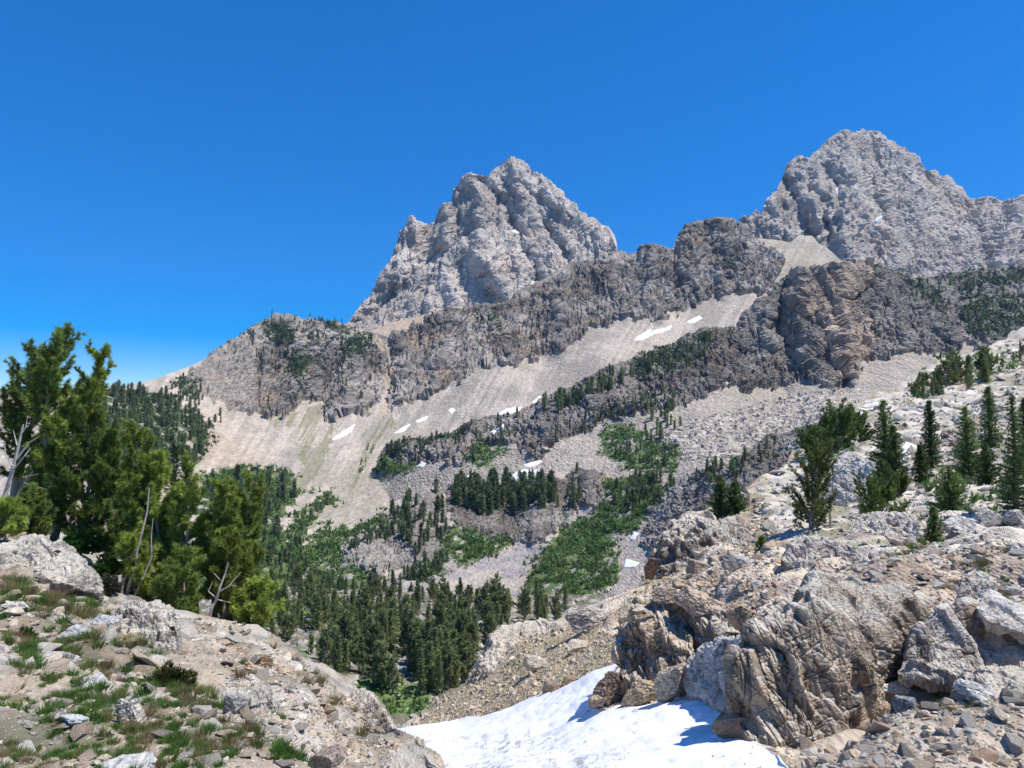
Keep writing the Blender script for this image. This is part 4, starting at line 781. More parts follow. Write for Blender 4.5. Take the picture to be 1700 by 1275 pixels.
individual(ri[:200], PR + PR, STONE, 'rock', 'rock', 'angular pale or tan rock embedded in the rocky right slope', 'rocks embedded in the right slope')
merged('rubble', ri[200:], PS + PR, STONEF, 'broken rubble covering the rocky right hillside', 'rubble')
tg_ = scatter(snowfield, [(972, 1182), (990, 1160), (1006, 1128), (1030, 1100), (1060, 1150), (1110, 1160), (1060, 1172)], 260, 3.5, 18, 94, PR, .6, [(.46, .35, .25), (.36, .26, .19), (.52, .42, .32), (.26, .19, .15)], 2.0, .3)
merged('rubble', tg_, PR, STONE, 'brown rubble of the rock tongue spilling onto the snow', 'rubble')
merged('grit', gr_, PR, STONE, 'dark grit and small stones scattered on the snow', 'grit')
merged('scree', ye, PR, STONEF, 'yellowish scree covering the slope above the snow', 'scree')
vi = scatter(valley, [(330, 1000), (1100, 1000), (1000, 1060), (700, 1220), (560, 1200), (400, 1060)], 500, 3, 16, 26, PR, .4, GREYS, 2.2, .2)
merged('rubble', vi, PR, STONEF, 'pale boulders lying between the trees on the valley floor', 'rubble')
bi = scatter(mid_ridge, PKF, 900, 2.5, 9, 27, PR, .5, [(.5, .44, .37), (.42, .37, .31), (.56, .51, .44)], 2.2, .2)
merged('talus_blocks', bi, PR, STONEF, 'pinkish talus blocks heaped below the tan rock tower', 'talus')

# ================================================================== SNOW PATCHES
def snowpatch(sheet, poly, label, h=.6):
    us = [p[0] for p in poly]; vs = [p[1] for p in poly]
    U, V = sheet.U[:sheet.nt], sheet.V[:sheet.nt]
    m = inpoly(poly, U, V); m |= (linedist(poly + [poly[0]], U, V) < 1.0)
    rr, ccc = np.where(m)
    if len(rr) == 0: return
    r0, r1, c0, c1_ = max(rr.min() - 2, 0), rr.max() + 3, max(ccc.min() - 2, 0), ccc.max() + 3
    mm = m[r0:r1, c0:c1_]; pos = sheet.pos[:sheet.nt][r0:r1, c0:c1_].astype(float).copy()
    for _ in range(3):
        pp = pos.copy(); pp[1:-1] = (pos[:-2] + pos[1:-1] + pos[2:]) / 3; pos = pp; pp = pos.copy(); pp[:, 1:-1] = (pos[:, :-2] + pos[:, 1:-1] + pos[:, 2:]) / 3; pos = pp
    n = sheet.px * h
    vd = pos / np.linalg.norm(pos, axis=-1, keepdims=True)
    up = np.array((0, 0, 1.0)) * .7 - vd * .7
    pos = pos + up * np.where(mm, n * 1.6, -n * 3)[..., None]
    k = np.zeros(mm.shape, bool); k[:-1, :-1] = mm[:-1, :-1] | mm[1:, :-1] | mm[:-1, 1:] | mm[1:, 1:]
    idx = np.arange(mm.size).reshape(mm.shape); q = [(idx[i, j], idx[i, j + 1], idx[i + 1, j + 1], idx[i + 1, j]) for i, j in zip(*np.where(k)) if i + 1 < mm.shape[0] and j + 1 < mm.shape[1]]
    us_ = sorted(set(x for f in q for x in f)); rm = {x: i for i, x in enumerate(us_)}
    P_ = pos.reshape(-1, 3)[us_]; o = link('snow_patch', mesh_np('snow_patch', P_, [[rm[x] for x in f] for f in q], 4, SNOW, np.tile((.86, .87, .89), (len(P_), 1)), True)); tag(o, label, 'snow patch', 'snow patches on the slopes')
for sh, po, lb in [
    (ridge, [(552, 734), (570, 720), (588, 710), (583, 720), (565, 731)], 'leftmost slanting snow patch at the top of the pale talus'),
    (ridge, [(1053, 569), (1068, 557), (1080, 552), (1080, 558), (1112, 545), (1110, 550), (1076, 563), (1060, 570)], 'long forked snow streak high on the talus below the dark ridge'),
    (ridge, [(1141, 538), (1160, 529), (1165, 532), (1150, 540)], 'small snow patch just right of the forked streak'),
    (ridge, [(745, 689), (751, 684), (757, 688), (750, 693)], 'round snow dot in the middle of the wide talus'),
    (ridge, [(692, 706), (711, 697), (710, 700), (695, 708)], 'short snow dash left of the round snow dot'),
    (ridge, [(656, 725), (672, 714), (682, 711), (670, 721)], 'thin snow streak low on the talus near the dark knoll'),
    (ridge, [(818, 697), (842, 684), (866, 680), (862, 685), (832, 697)], 'snow strip along the upper edge of the dark middle ridge'),
    (ridge, [(884, 673), (896, 664), (906, 665), (900, 672)], 'small snow wedge where trees begin on the middle ridge'),
    (mid_ridge, [(698, 780), (704, 773), (710, 775), (703, 781)], 'small snow spot on green ground beside the dark knoll'),
    (mid_ridge, [(816, 728), (824, 722), (838, 716), (836, 722), (822, 731)], 'snow scrap in the pale gully above the green strip'),
    (mid_ridge, [(764, 801), (785, 788), (786, 793), (770, 803)], 'snow patch directly above the lower cliff trees'),
    (mid_ridge, [(836, 807), (866, 791), (900, 783), (898, 791), (866, 801), (842, 809)], 'broad snow patch on talus right above the lower cliff'),
    (mid_ridge, [(872, 779), (895, 767), (900, 770), (880, 780)], 'thin snow patch under the foot of the middle ridge'),
    (band, [(1038, 945), (1042, 933), (1062, 938), (1056, 945)], 'white snow patch at the edge of the brown crag above the green slope'),
    (band, [(1048, 898), (1056, 888), (1062, 890), (1054, 900)], 'small snow patch in the gully over the green slope'),
    (slope_r, [(1489, 767), (1496, 746), (1522, 736), (1519, 755), (1500, 771)], 'bright snow patch between the firs on the right slope'),
    (slope_r, [(1412, 686), (1440, 670), (1458, 667), (1450, 676), (1422, 689)], 'snow sliver on the skyline of the right slope')]:
    snowpatch(sh, po, lb)

# ================================================================== TREES AND PLANTS
def tube(pts, rad, n=6):
    pts = np.asarray(pts, float); V, Fc = [], []
    for i, p in enumerate(pts):
        t = pts[min(i + 1, len(pts) - 1)] - pts[max(i - 1, 0)]; t /= np.linalg.norm(t) + 1e-9
        a = np.cross(t, (0.3, .9, .1)); a /= np.linalg.norm(a) + 1e-9; b = np.cross(t, a)
        for k in range(n):
            th = 2 * math.pi * k / n; V.append(p + rad[i] * (a * math.cos(th) + b * math.sin(th)))
    for i in range(len(pts) - 1):
        for k in range(n):
            a, b = i * n + k, i * n + (k + 1) % n; Fc += [(a, b, b + n), (a, b + n, a + n)]
    return np.array(V), np.array(Fc)
class Tris:
    def __init__(s): s.V, s.F, s.C, s.o = [], [], [], 0
    def add(s, V, Fc, c):
        s.V.append(V); s.F.append(Fc + s.o); s.C.append(np.broadcast_to(c, (len(V), 3))); s.o += len(V)
    def build(s, name, mat): return mesh_np(name, np.concatenate(s.V), np.concatenate(s.F), 3, mat, np.concatenate(s.C))
def blades(T, pos, dr, k, L, W, spread, r, c0, c1, jit=.0):
    n = len(pos); N = n * k
    p = np.repeat(pos, k, 0) + r.normal(0, 1, (N, 3)) * jit; d = np.repeat(dr, k, 0) + r.normal(0, spread, (N, 3)); d /= np.linalg.norm(d, axis=1, keepdims=True) + 1e-9
    sd_ = np.cross(d, r.normal(size=(N, 3))); sd_ /= np.linalg.norm(sd_, axis=1, keepdims=True) + 1e-9
    l = L * r.uniform(.6, 1.2, (N, 1)); ww = W * r.uniform(.7, 1.2, (N, 1))
    V = np.stack([p - sd_ * ww / 2, p + sd_ * ww / 2, p + d * l], 1).reshape(-1, 3)
    t = np.repeat(np.repeat(r.random((n, 1)), k, 0) * .75 + r.random((N, 1)) * .25, 3, 0)
    T.add(V, np.arange(N * 3).reshape(-1, 3), 0); T.C[-1] = np.asarray(c0) * (1 - t) + np.asarray(c1) * t

def pine(seed, H, R, n_limb, leafL, leafW, k, stems=1, lean=(0, 0), c0=(.035, .05, .015), c1=(.15, .165, .035), base=.12, shoot=5, gap=.0, trunk_r=None, top_pow=.7, barkc=(.30, .25, .21)):
    """irregular upswept pine: stems, rising curved limbs, brush-like shoots"""
    r = np.random.default_rng(seed); B = Tris(); L = Tris(); tr = trunk_r or H * .022
    for s_ in range(stems):
        a = r.uniform(0, 6.28); off = (R * .35 if stems > 1 else 0); hh = H * (1 if s_ == 0 else r.uniform(.65, .92))
        m = 9; tt = np.linspace(0, 1, m); ph = r.uniform(0, 6.28)
        sp_ = np.stack([lean[0] * H * tt + off * math.cos(a) * tt ** .6 + H * .02 * np.sin(tt * 7 + ph), lean[1] * H * tt + off * math.sin(a) * tt ** .6 + H * .02 * np.cos(tt * 6 + ph), hh * tt - .03 * H * (tt == 0)], 1)
        B.add(*tube(sp_, tr * (1 - .88 * tt) * (1 if s_ == 0 else .75) + .008, 8), barkc)
        for i in range(n_limb // stems):
            t = base + (1 - base) * ((i + r.random()) / (n_limb // stems)); 
            if r.random() < gap: continue
            o = np.array([np.interp(t, tt, sp_[:, j]) for j in range(3)])
            prof = (1 - t) ** top_pow * min(1, .35 + (t - base) * 3) ; ln = R * (.25 + .95 * prof) * r.uniform(.6, 1.15); az = r.uniform(0, 6.28); el = math.radians(r.uniform(0, 35) + 38 * t)
            d = np.array((math.cos(az) * math.cos(el), math.sin(az) * math.cos(el), math.sin(el))); q = np.linspace(0, 1, 6)[:, None]
            P_ = o + d * ln * q + np.array((0, 0, 1)) * ln * (.38 * q ** 2 - .12 * q * (1 - t)) + np.array((-d[1], d[0], 0)) * ln * .12 * np.sin(q * 3 + az)
            B.add(*tube(P_, np.linspace(tr * .28 * (1 - .6 * t), .006, 6), 4), barkc)
            ns = max(3, int(ln / (R * .5) * shoot)); 
            for j in range(ns):
                u_ = .28 + .74 * (j + r.random()) / ns; u_ = min(u_, 1); b_ = np.array([np.interp(u_, q[:, 0], P_[:, z]) for z in range(3)])
                dd = d * .6 + r.normal(0, .45, 3) + np.array((0, 0, .55)); dd /= np.linalg.norm(dd); sl_ = R * .2 * r.uniform(.6, 1.3) * (1.1 - .3 * t)
                kk = 4; pts = b_ + dd * sl_ * np.linspace(.1, 1, kk)[:, None] + r.normal(0, R * .02, (kk, 3))
                e = r.random(); ca = np.array(c0) * (.7 + .6 * e); cb = np.array(c1) * (.7 + .6 * e)
                blades(L, pts, np.tile(dd, (kk, 1)), k, leafL, leafW, .62, r, ca, cb)
    return B, L
def fir(seed, H, R, n_whorl, leafL, leafW, k, c0=(.04, .06, .026), c1=(.11, .14, .05), base=.06, per=7, droop=.25, step=.28, ragged=.25, lean=0):
    """narrow spire: whorls of short, slightly drooping flat branches"""
    r = np.random.default_rng(seed); B = Tris(); L = Tris(); tt = np.linspace(0, 1, 7)
    ax = np.stack([lean * H * tt ** 1.5, 0 * tt, H * tt - .04 * H * (tt == 0)], 1); B.add(*tube(ax, H * .017 * (1 - .92 * tt) + .01, 7), (.23, .2, .175))
    for w_ in range(n_whorl):
        t = base + (1 - base) * (w_ / n_whorl) ** 1.0; rl = R * ((1 - t) ** .75 + .05) * (1 - ragged * r.random())
        for b in range(per if t < .85 else max(3, per - 2)):
            az = 6.28 * (b + r.random()) / per; ln = rl * r.uniform(1 - ragged * 1.6, 1.12); z = H * t + r.normal(0, H * .008)
            d = np.array((math.cos(az), math.sin(az), -droop * (1 - t) + .35 * t)); m = max(2, int(ln / (leafL * step * 2.2)))
            q = np.linspace(.12, 1, m)[:, None]; pts = np.array((lean * H * t ** 1.5, 0, z)) + d * ln * q + np.array((0, 0, 1)) * ln * .22 * q ** 2
            e = r.random(); dd = np.tile(d + np.array((0, 0, .25)), (m, 1))
            blades(L, pts, dd, k, leafL, leafW, .55, r, np.array(c0) * (.7 + .6 * e), np.array(c1) * (.7 + .6 * e), leafL * .12)
    if True:
        pts = np.array([(lean * H, 0, H * x) for x in (.93, .96, .985)]); blades(L, pts, np.tile((0, 0, 1.), (3, 1)), k, leafL * .9, leafW, .3, r, c0, c1)
    return B, L
def tree(name, label, cat, pos, BL, group=None, leaf=None, rz=0):
    B, L = BL; t = tag(empty(name, tuple(pos)), label, cat, group)
    t.rotation_euler = (0, 0, rz)
    if B.V: link('trunk', B.build('trunk', BARK), t)
    if L.V: link('crown', L.build('crown', leaf or LEAF), t)
    return t
def spot(sheet, u, v, d=None):
    p = sheet.at(u, v)
    if d: p = p * d / (p @ np.array((0, cp, sp)))
    return p, (p @ np.array((0, cp, sp))) / F
YC0, YC1 = (.13, .18, .04), (.42, .50, .10); GC0, GC1 = (.10, .15, .04), (.30, .39, .09)
def near_pine(label, u, v, vt, wpx, seed, stems=1, lean=(0, 0), c=(YC0, YC1), limbs=34, d=None, base=.12, gap=0, name='pine_tree', tp=.7, shoot=6, sheet=None, group=None):
    p, k = spot(sheet or slope_l, u, v, d); H = (v - vt) * k; R = wpx * k * .5
    return tree(name, label, 'pine tree', p - np.array((0, 0, .1)), pine(seed, H * .97, R * 1.08, int(limbs * 1.4), .17, .03, 17, stems, lean, c[0], c[1], base, 9, gap, top_pow=tp * .8), group)
near_pine('tallest dark pine at the left edge with the highest pointed top', 62, 872, 524, 96, 1, 1, (.08, 0), (GC0, GC1), 52, 26, .2, .0, tp=.55)
near_pine('bushy topped pine at the very left edge beside the tallest pine', 14, 872, 560, 90, 2, 2, (.1, .02), (GC0, GC1), 44, 26.5, .3, tp=.4)
near_pine('leaning pine right of the tallest pine with a broad ragged side', 80, 884, 568, 100, 3, 2, (.17, .0), (YC0, YC1), 48, 25.5, .15, tp=.45)
near_pine('dense green pine behind the bright green shrub', 128, 905, 690, 104, 4, 2, (.02, 0), (GC0, GC1), 50, 25.5, .05, tp=.45)
near_pine('rounded green pine between the dense green pine and the yellow green pine', 176, 935, 708, 72, 5, 1, (0, 0), (GC0, GC1), 44, 25.5, .06, tp=.4)
near_pine('yellow green pine with pale bare lower stems in the left group', 228, 975, 700, 84, 6, 2, (.02, 0), (YC0, YC1), 50, 24, .26, tp=.5)
near_pine('narrow yellow green pine right of the pale stemmed pine', 262, 990, 745, 62, 7, 1, (.0, 0), (YC0, YC1), 44, 24, .04, tp=.4)
near_pine('olive pine with several blunt tops in the middle of the left group', 306, 1005, 762, 74, 8, 2, (.0, 0), (YC0, YC1), 48, 24, .04, tp=.4)
near_pine('open crowned pine at the right end of the left group', 352, 1012, 790, 62, 9, 1, (.06, 0), (YC0, YC1), 40, 24, .1, .1, tp=.4)
near_pine('wide short pine at the right edge of the left group', 384, 1015, 792, 80, 10, 2, (.05, 0), (YC0, YC1), 46, 24.5, .16, .1, tp=.35)
near_pine('small brownish pine under the wide short pine', 372, 1035, 900, 66, 11, 1, (0, 0), (YC0, YC1), 34, 23.5, .04, tp=.4)
near_pine('low green pine in front of the olive pine by the white knob', 300, 1040, 930, 70, 12, 2, (0, 0), (GC0, GC1), 34, 22.5, .03, tp=.4)
near_pine('short pine leaning out over the slope edge above the forest', 420, 1045, 985, 66, 13, 1, (.1, 0), (YC0, YC1), 28, 23.5, .05, tp=.35)
near_pine('small pine at the left edge above the pale slab', 6, 900, 852, 56, 14, 1, (0, 0), (YC0, YC1), 24, 22, .03, tp=.4)
near_pine('dark low pine above the middle of the pale slab', 50, 898, 830, 60, 15, 2, (0, 0), (GC0, GC1), 26, 24, .03, tp=.3)
near_pine('low yellowish pine in front of the pale stemmed pine', 232, 1000, 900, 66, 16, 2, (0, 0), (YC0, YC1), 32, 23, .03, tp=.4)
p, k = spot(slope_l, 286, 985, 26)
tree('fir_tree', 'dark spire top rising behind the olive pine in the left group', 'fir tree', p, fir(61, 275 * k, 26 * k, 40, .16, .04, 9, step=.35))
p, k = spot(slope_l, 236, 960, 27)
tree('fir_tree', 'dark spire top rising behind the yellow green pine', 'fir tree', p, fir(62, 270 * k, 24 * k, 40, .16, .04, 9, step=.35))
def bush(label, u, v, vt, wpx, sheet, seed, c0, c1, L=.12, W=.035, d=None, name='shrub', n=900):
    p, k = spot(sheet, u, v, d); r = np.random.default_rng(seed); T = Tris(); B = Tris()
    th = r.uniform(0, 6.28, n); ph = np.arccos(r.uniform(0, 1, n)); rr = r.uniform(.55, 1, n) * (.8 + .35 * np.sin(th * 3 + seed) * np.sin(ph * 4))
    dr = np.stack([np.sin(ph) * np.cos(th), np.sin(ph) * np.sin(th), np.cos(ph)], 1); R = wpx * k / 2; H = (v - vt) * k
    blades(T, dr * rr[:, None] * np.array((R, R * .8, H * .85)), dr + np.array((0, 0, .4)), 10, L, W, .5, r, c0, c1)
    for i in range(9):
        q = dr[i * 7] * np.array((R, R * .8, H * .85)); B.add(*tube([(0, 0, -.05), q * .5 + np.array((0, 0, .03)), q * .9], [.025, .015, .006], 4), (.25, .2, .16))
    t = tag(empty(name, tuple(p)), label, 'shrub'); link('stem', B.build('stem', BARK), t); link('foliage', T.build('foliage', LEAF), t)
bush('dense low juniper bush with dark underside below the white knob', 290, 1122, 1066, 92, slope_l, 71, (.03, .04, .014), (.15, .16, .04), .09, .025)
bush('bright green leafy shrub at the foot of the left pines', 132, 915, 868, 80, slope_l, 72, (.03, .08, .018), (.09, .23, .05), .12, .06, 24)
bush('bright green leafy shrub right of the first one by the rocks', 176, 945, 905, 52, slope_l, 73, (.03, .07, .018), (.08, .19, .045), .12, .06, 23.5)
bush('round bright green cushion plant on the left slope', 50, 1055, 1022, 34, slope_l, 74, (.06, .1, .02), (.16, .24, .05), .05, .02, n=500)
bush('small grey green shrub beside the bare stems', 178, 990, 955, 40, slope_l, 75, (.05, .055, .035), (.16, .17, .1), .08, .03, 21)
# dead wood
def deadwood(label, u, v, sheet, d, paths, col=(.50, .46, .42), name='dead_tree', cat='dead tree', r0=.06):
    p, k = spot(sheet, u, v, d); B = Tris(); Br = Tris(); r = np.random.default_rng(int(u))
    for i, (pts, rad) in enumerate(paths):
        q = np.array([((x - u) * k, r.normal(0, 3) * k, (v - y) * k) for x, y in pts]); n_ = len(q)
        (B if i == 0 else Br).add(*tube(q, np.linspace(rad * k, rad * k * .3, n_) * .62, 6), col)
    t = tag(empty(name, tuple(p)), label, cat); link('trunk', B.build('trunk', BARK), t)
    if Br.V: link('branch', Br.build('branch', BARK), t)
deadwood('bleached dead snag with forked bare branches at the left edge', 0, 760, slope_l, 24.5,
    [([(0, 760), (4, 700), (15, 655), (24, 615), (32, 580)], 7), ([(20, 640), (40, 610), (58, 600)], 2.5), ([(17, 650), (5, 630), (2, 610)], 2.5), ([(14, 660), (40, 632), (45, 620)], 2.5), ([(24, 615), (16, 590)], 2), ([(27, 600), (36, 585), (36, 570)], 2),
     ([(0, 725), (40, 708), (70, 690), (84, 678)], 3.5), ([(40, 708), (60, 712)], 1.6), ([(0, 745), (30, 752)], 2.5)])
deadwood('thick reddish leaning trunk at the foot of the left pines', 0, 862, slope_l, 24.5,
    [([(-6, 868), (18, 820), (34, 785), (50, 760)], 9), ([(38, 780), (70, 790), (84, 785)], 2.5), ([(30, 800), (48, 830), (56, 850)], 2.2), ([(34, 770), (60, 765)], 2)], (.3, .22, .18))
deadwood('two pale twisted bare stems rising from the slope among the pines', 214, 970, slope_l, 22.6,
    [([(208, 978), (216, 955), (224, 930), (226, 905), (234, 875), (240, 840), (243, 800)], 5), ([(203, 975), (204, 955), (214, 932)], 4), ([(220, 985), (238, 950), (250, 915), (248, 880), (252, 850)], 3), ([(228, 915), (240, 900), (242, 890)], 1.5), ([(224, 908), (206, 920), (190, 918)], 1.5), ([(250, 912), (258, 892)], 1.5)], (.42, .37, .34))
deadwood('pale dead branches sticking out of the open crowned pine', 345, 912, slope_l, 22.8,
    [([(345, 912), (350, 895), (356, 882), (362, 865), (370, 840), (376, 820)], 5), ([(358, 882), (345, 868), (350, 852)], 2), ([(360, 870), (378, 860), (396, 838)], 2.2), ([(356, 882), (380, 888)], 2), ([(366, 855), (350, 838)], 1.6), ([(378, 860), (390, 862)], 1.4)], (.5, .46, .41))
deadwood('spray of bare bleached twigs over the slope edge', 402, 975, slope_l, 23.2,
    [([(396, 975), (408, 985), (426, 990)], 2), ([(402, 978), (412, 994), (428, 1006)], 1.5), ([(404, 978), (420, 984), (432, 988)], 1.3), ([(406, 985), (418, 1000), (440, 1008)], 1.3)], (.52, .47, .42), 'dead_branch', 'dead branch')
deadwood('grey dead trunk standing right of the olive pine on the right slope', 1380, 884, slope_r, 42,
    [([(1380, 884), (1378, 850), (1384, 820), (1382, 795)], 4), ([(1378, 850), (1366, 825)], 2), ([(1372, 880), (1364, 840), (1360, 822)], 2.4)], (.46, .38, .31))
deadwood('long bare fallen stem curving down the upper right slope', 1680, 700, slope_r, 84,
    [([(1648, 655), (1654, 675), (1668, 693), (1680, 702)], 1.8)], (.5, .45, .38), 'fallen_trunk', 'fallen trunk')

# right slope trees
def near_fir(label, u, v, vt, wpx, seed, c=((.024, .04, .016), (.075, .105, .03)), sheet=None, wh=34, d=None, ragged=.3, group=None, lw=2.2):
    p, k = spot(sheet or slope_r, u, v, d); H = (v - vt) * k; R = wpx * k * .5; l = max(.16, 5 * k)
    return tree('fir_tree', label, 'fir tree', p - np.array((0, 0, .1)), fir(seed, H * .97, R * 1.35, int(wh * 1.1), l, l * .25, 10, np.array(c[0]) * 2.2, np.array(c[1]) * 2.2, ragged=ragged * 1.3, step=.3), group)
FY = ((.035, .05, .016), (.12, .14, .035))
def rp(label, u, v, vt, w_, seed, c=FY, stems=2, d=None, limbs=44, tp=.4):
    p, k = spot(slope_r, u, v, d); l = max(.15, 4.2 * k)
    tree('pine_tree', label, 'pine tree', p - np.array((0, 0, .1)), pine(seed, (v - vt) * k, w_ * k * .5, limbs, l, l * .24, 13, stems, (0, 0), np.array(c[0]) * 2, np.array(c[1]) * 2.2, .03, 8, top_pow=tp * .7))
rp('broad olive pine with a rounded top standing above the jumbled boulders', 1345, 884, 752, 82, 201, stems=3, limbs=66)
near_fir('left of two dark firs on the skyline of the right slope', 1192, 850, 775, 44, 202)
near_fir('right of two dark firs on the skyline of the right slope', 1218, 846, 782, 40, 203)
near_fir('tallest dark fir in the middle of the right slope', 1470, 800, 656, 54, 204, wh=46)
near_fir('dark fir pressed against the right side of the tallest fir', 1486, 806, 700, 44, 205)
near_fir('shadowed short fir in front of the tallest fir', 1466, 832, 762, 40, 206, ragged=.2)
near_fir('slim dark fir standing alone right of the snow patch', 1546, 778, 660, 34, 207, wh=42)
near_fir('short dark fir directly right of the snow patch', 1528, 795, 722, 30, 208)
near_fir('bright green medium fir right of the slim dark fir', 1608, 795, 672, 48, 209, ((.03, .05, .016), (.10, .135, .035)), wh=40)
near_fir('leaning topped fir on the upper right slope', 1644, 745, 634, 34, 210, wh=38)
near_fir('tall dark fir close to the right edge', 1688, 860, 640, 56, 211, wh=48)
near_fir('dark fir cut by the right edge of the picture', 1704, 790, 650, 40, 212, wh=40)
near_fir('broad low fir with wide skirts in front of the right firs', 1576, 850, 752, 74, 213, ((.03, .05, .016), (.10, .135, .035)), wh=34)
near_fir('small bright spire in front of the broad low fir', 1550, 890, 812, 36, 214, wh=30)
near_fir('spreading dark fir at the right between boulders', 1636, 800, 716, 44, 215)
near_fir('small light green fir on the rocks right of the blocky crag', 1262, 928, 878, 30, 216, ((.04, .06, .016), (.13, .17, .035)), wh=22)
rp('low bright green fir bush left of the tallest fir', 1452, 852, 788, 76, 217, ((.035, .055, .016), (.12, .16, .035)), 3, limbs=44)
rp('low green bush between the tallest fir and the ledge', 1490, 826, 790, 36, 218, FY, 2, limbs=24)
rp('green thicket on the shoulder left of the tallest fir', 1392, 752, 694, 66, 219, ((.03, .05, .016), (.10, .14, .035)), 3, limbs=50)
rp('second green thicket lower left on the same shoulder', 1352, 762, 722, 60, 220, ((.03, .05, .016), (.09, .12, .035)), 3, limbs=44)
rp('green thicket right of the shoulder thicket', 1425, 730, 688, 46, 221, ((.03, .05, .016), (.10, .14, .035)), 3, limbs=36)
# clusters high on the slope
protos_c = []
def cluster(items, proto_fn, n, name, cat, label, group, sheet, leaf, parts=True):
    P_ = []
    for i in range(n):
        B, L = proto_fn(i); P_.append((B.build('trunk', BARK), L.build('crown', leaf)))
    r = np.random.default_rng(len(items) + 5)
    for i, (u, v, hpx) in enumerate(items):
        p = sheet.at(u, v); k = (p @ np.array((0, cp, sp))) / F; b, l = P_[int(r.integers(n))]
        t = tag(empty(name, tuple(p)), label, cat, group); s_ = hpx * k / 10.0; t.scale = (s_ * r.uniform(.85, 1.25),) * 2 + (s_,); t.rotation_euler = (r.normal(0, .035), r.normal(0, .035), r.uniform(0, 6.28))
        for nm, me in (('trunk', b), ('crown', l)): link(nm, me, t)
def inside(poly, n, h0, h1, seed, mind=3):
    r = np.random.default_rng(seed); xs = [p[0] for p in poly]; ys = [p[1] for p in poly]; o = []; it = 0
    while len(o) < n and it < n * 30:
        it += 1; u, v = r.uniform(min(xs), max(xs)), r.uniform(min(ys), max(ys))
        if inpoly(poly, np.array([u]), np.array([v]))[0] and all(abs(u - a) + 2 * abs(v - b) > mind for a, b, _ in o): o.append((u, v, r.uniform(h0, h1)))
    return o
def fp(i): return fir(300 + i, 10, (1.5, 1.9, 1.3, 2.2, 1.7)[i % 5], 26, .75, .2, 7, (.11, .14, .065), (.30, .35, .14), per=7, step=.3, ragged=.35)
def pp(i): return pine(320 + i, 10, (2.0, 2.6, 2.2)[i % 3], 46, .62, .17, 7, 1 + i % 2, (0, 0), (.115, .145, .065), (.33, .37, .14), .1, 4, top_pow=.45)
def mixp(i): return fp(i) if i % 2 == 0 else pp(i)
up_items = inside([(1560, 652), (1575, 636), (1640, 628), (1645, 642), (1600, 656)], 16, 36, 50, 41) + inside([(1500, 660), (1540, 640), (1575, 640), (1560, 665)], 14, 18, 30, 42) + inside([(1340, 740), (1370, 720), (1440, 690), (1420, 720), (1360, 750)], 16, 20, 36, 43) + inside([(1640, 600), (1700, 570), (1700, 600), (1660, 620)], 10, 10, 18, 44)
cluster(up_items, mixp, 4, 'conifer', 'conifer', 'dark green conifer in the tight clumps high on the right slope', 'conifers clumped high on the right slope', slope_r, FARLEAF)

# valley forest
front = [(470, 1080, 62), (455, 1070, 50), (553, 1132, 84), (540, 1122, 90), (566, 1126, 70), (605, 1112, 96), (590, 1110, 100), (578, 1118, 112), (625, 1150, 96), (640, 1156, 84), (652, 1162, 78), (615, 1140, 104), (700, 1176, 96), (713, 1172, 112), (728, 1174, 84), (742, 1168, 92), (756, 1160, 82), (770, 1140, 76), (692, 1136, 84), (705, 1150, 100), (722, 1150, 108), (680, 1120, 80), (735, 1140, 96), (752, 1136, 84), (480, 1066, 48), (515, 1096, 40), (530, 1110, 56), (600, 1128, 80), (634, 1136, 92), (672, 1102, 66), (780, 1120, 64)]
vf = inside([(420, 985), (520, 972), (640, 985), (700, 992), (780, 1000), (860, 1015), (960, 1020), (900, 1045), (830, 1060), (800, 1100), (770, 1140), (720, 1160), (690, 1130), (660, 1080), (640, 1090), (610, 1100), (560, 1100), (520, 1060), (480, 1060), (430, 1050)], 225, 42, 66, 51, 9)
vf = [(u, v, h * float(np.random.default_rng(int(u * 31 + v)).uniform(.72, 1.22))) for u, v, h in vf]
vf = [(u, v, h * (.45 + .65 * (v - 960) / 150)) for u, v, h in vf]
front = [(u, v - (10 if 660 < u < 760 else 0), h * .8) for u, v, h in front]
cluster(front + vf, mixp, 8, 'conifer', 'conifer', 'dark conifer standing in the dense forest on the valley floor', 'conifers of the valley floor forest', valley, FARLEAF)

def dead(i):
    B, L = pine(360 + i, 10, 1.3, 26, .3, .05, 1, 1, (.02 * i, 0), (.3, .28, .26), (.4, .38, .36), .1, 1, top_pow=.5, barkc=(.46, .44, .41)); return B, L
cluster([(u, v, h * .5) for u, v, h in inside([(430, 990), (520, 980), (700, 1000), (860, 1020), (780, 1110), (720, 1150), (560, 1110), (480, 1060)], 18, 60, 95, 56, 30)], dead, 3, 'dead_conifer', 'dead conifer', 'bare grey dead conifer among the live trees of the valley floor', 'dead conifers of the valley floor', valley, FARLEAF)
# far trees: the 300 that show largest each on its own, the rest as one mass
def tp(i):
    return fir(400 + i, 10, (1.7, 2.4, 1.4, 2.0)[i % 4], 11, 1.5, .55, 4, (.085, .115, .06), (.22, .27, .12), per=5, step=.35, ragged=.4)
far = []
def F_(sheet, poly, n, h0, h1, mind=3):
    for u, v, h in inside(poly, n, h0, h1, 500 + len(far), mind): far.append((h * .82, sheet, u, v))
F_(ridge, [(120, 655), (200, 652), (240, 658), (300, 672), (352, 712), (330, 775), (240, 785), (120, 770)], 330, 15, 28)
F_(ridge, [(280, 655), (300, 632), (340, 665), (330, 690)], 40, 8, 14); F_(ridge, CL2, 110, 6, 12); F_(ridge, [(445, 545), (478, 540), (492, 560), (480, 580), (450, 570)], 30, 5, 8)
F_(ridge, [(560, 570), (590, 562), (622, 570), (600, 590), (572, 600)], 30, 5, 8); F_(ridge, [(330, 880), (345, 810), (420, 805), (495, 822), (480, 850), (440, 970), (380, 1000)], 80, 24, 44, 5)
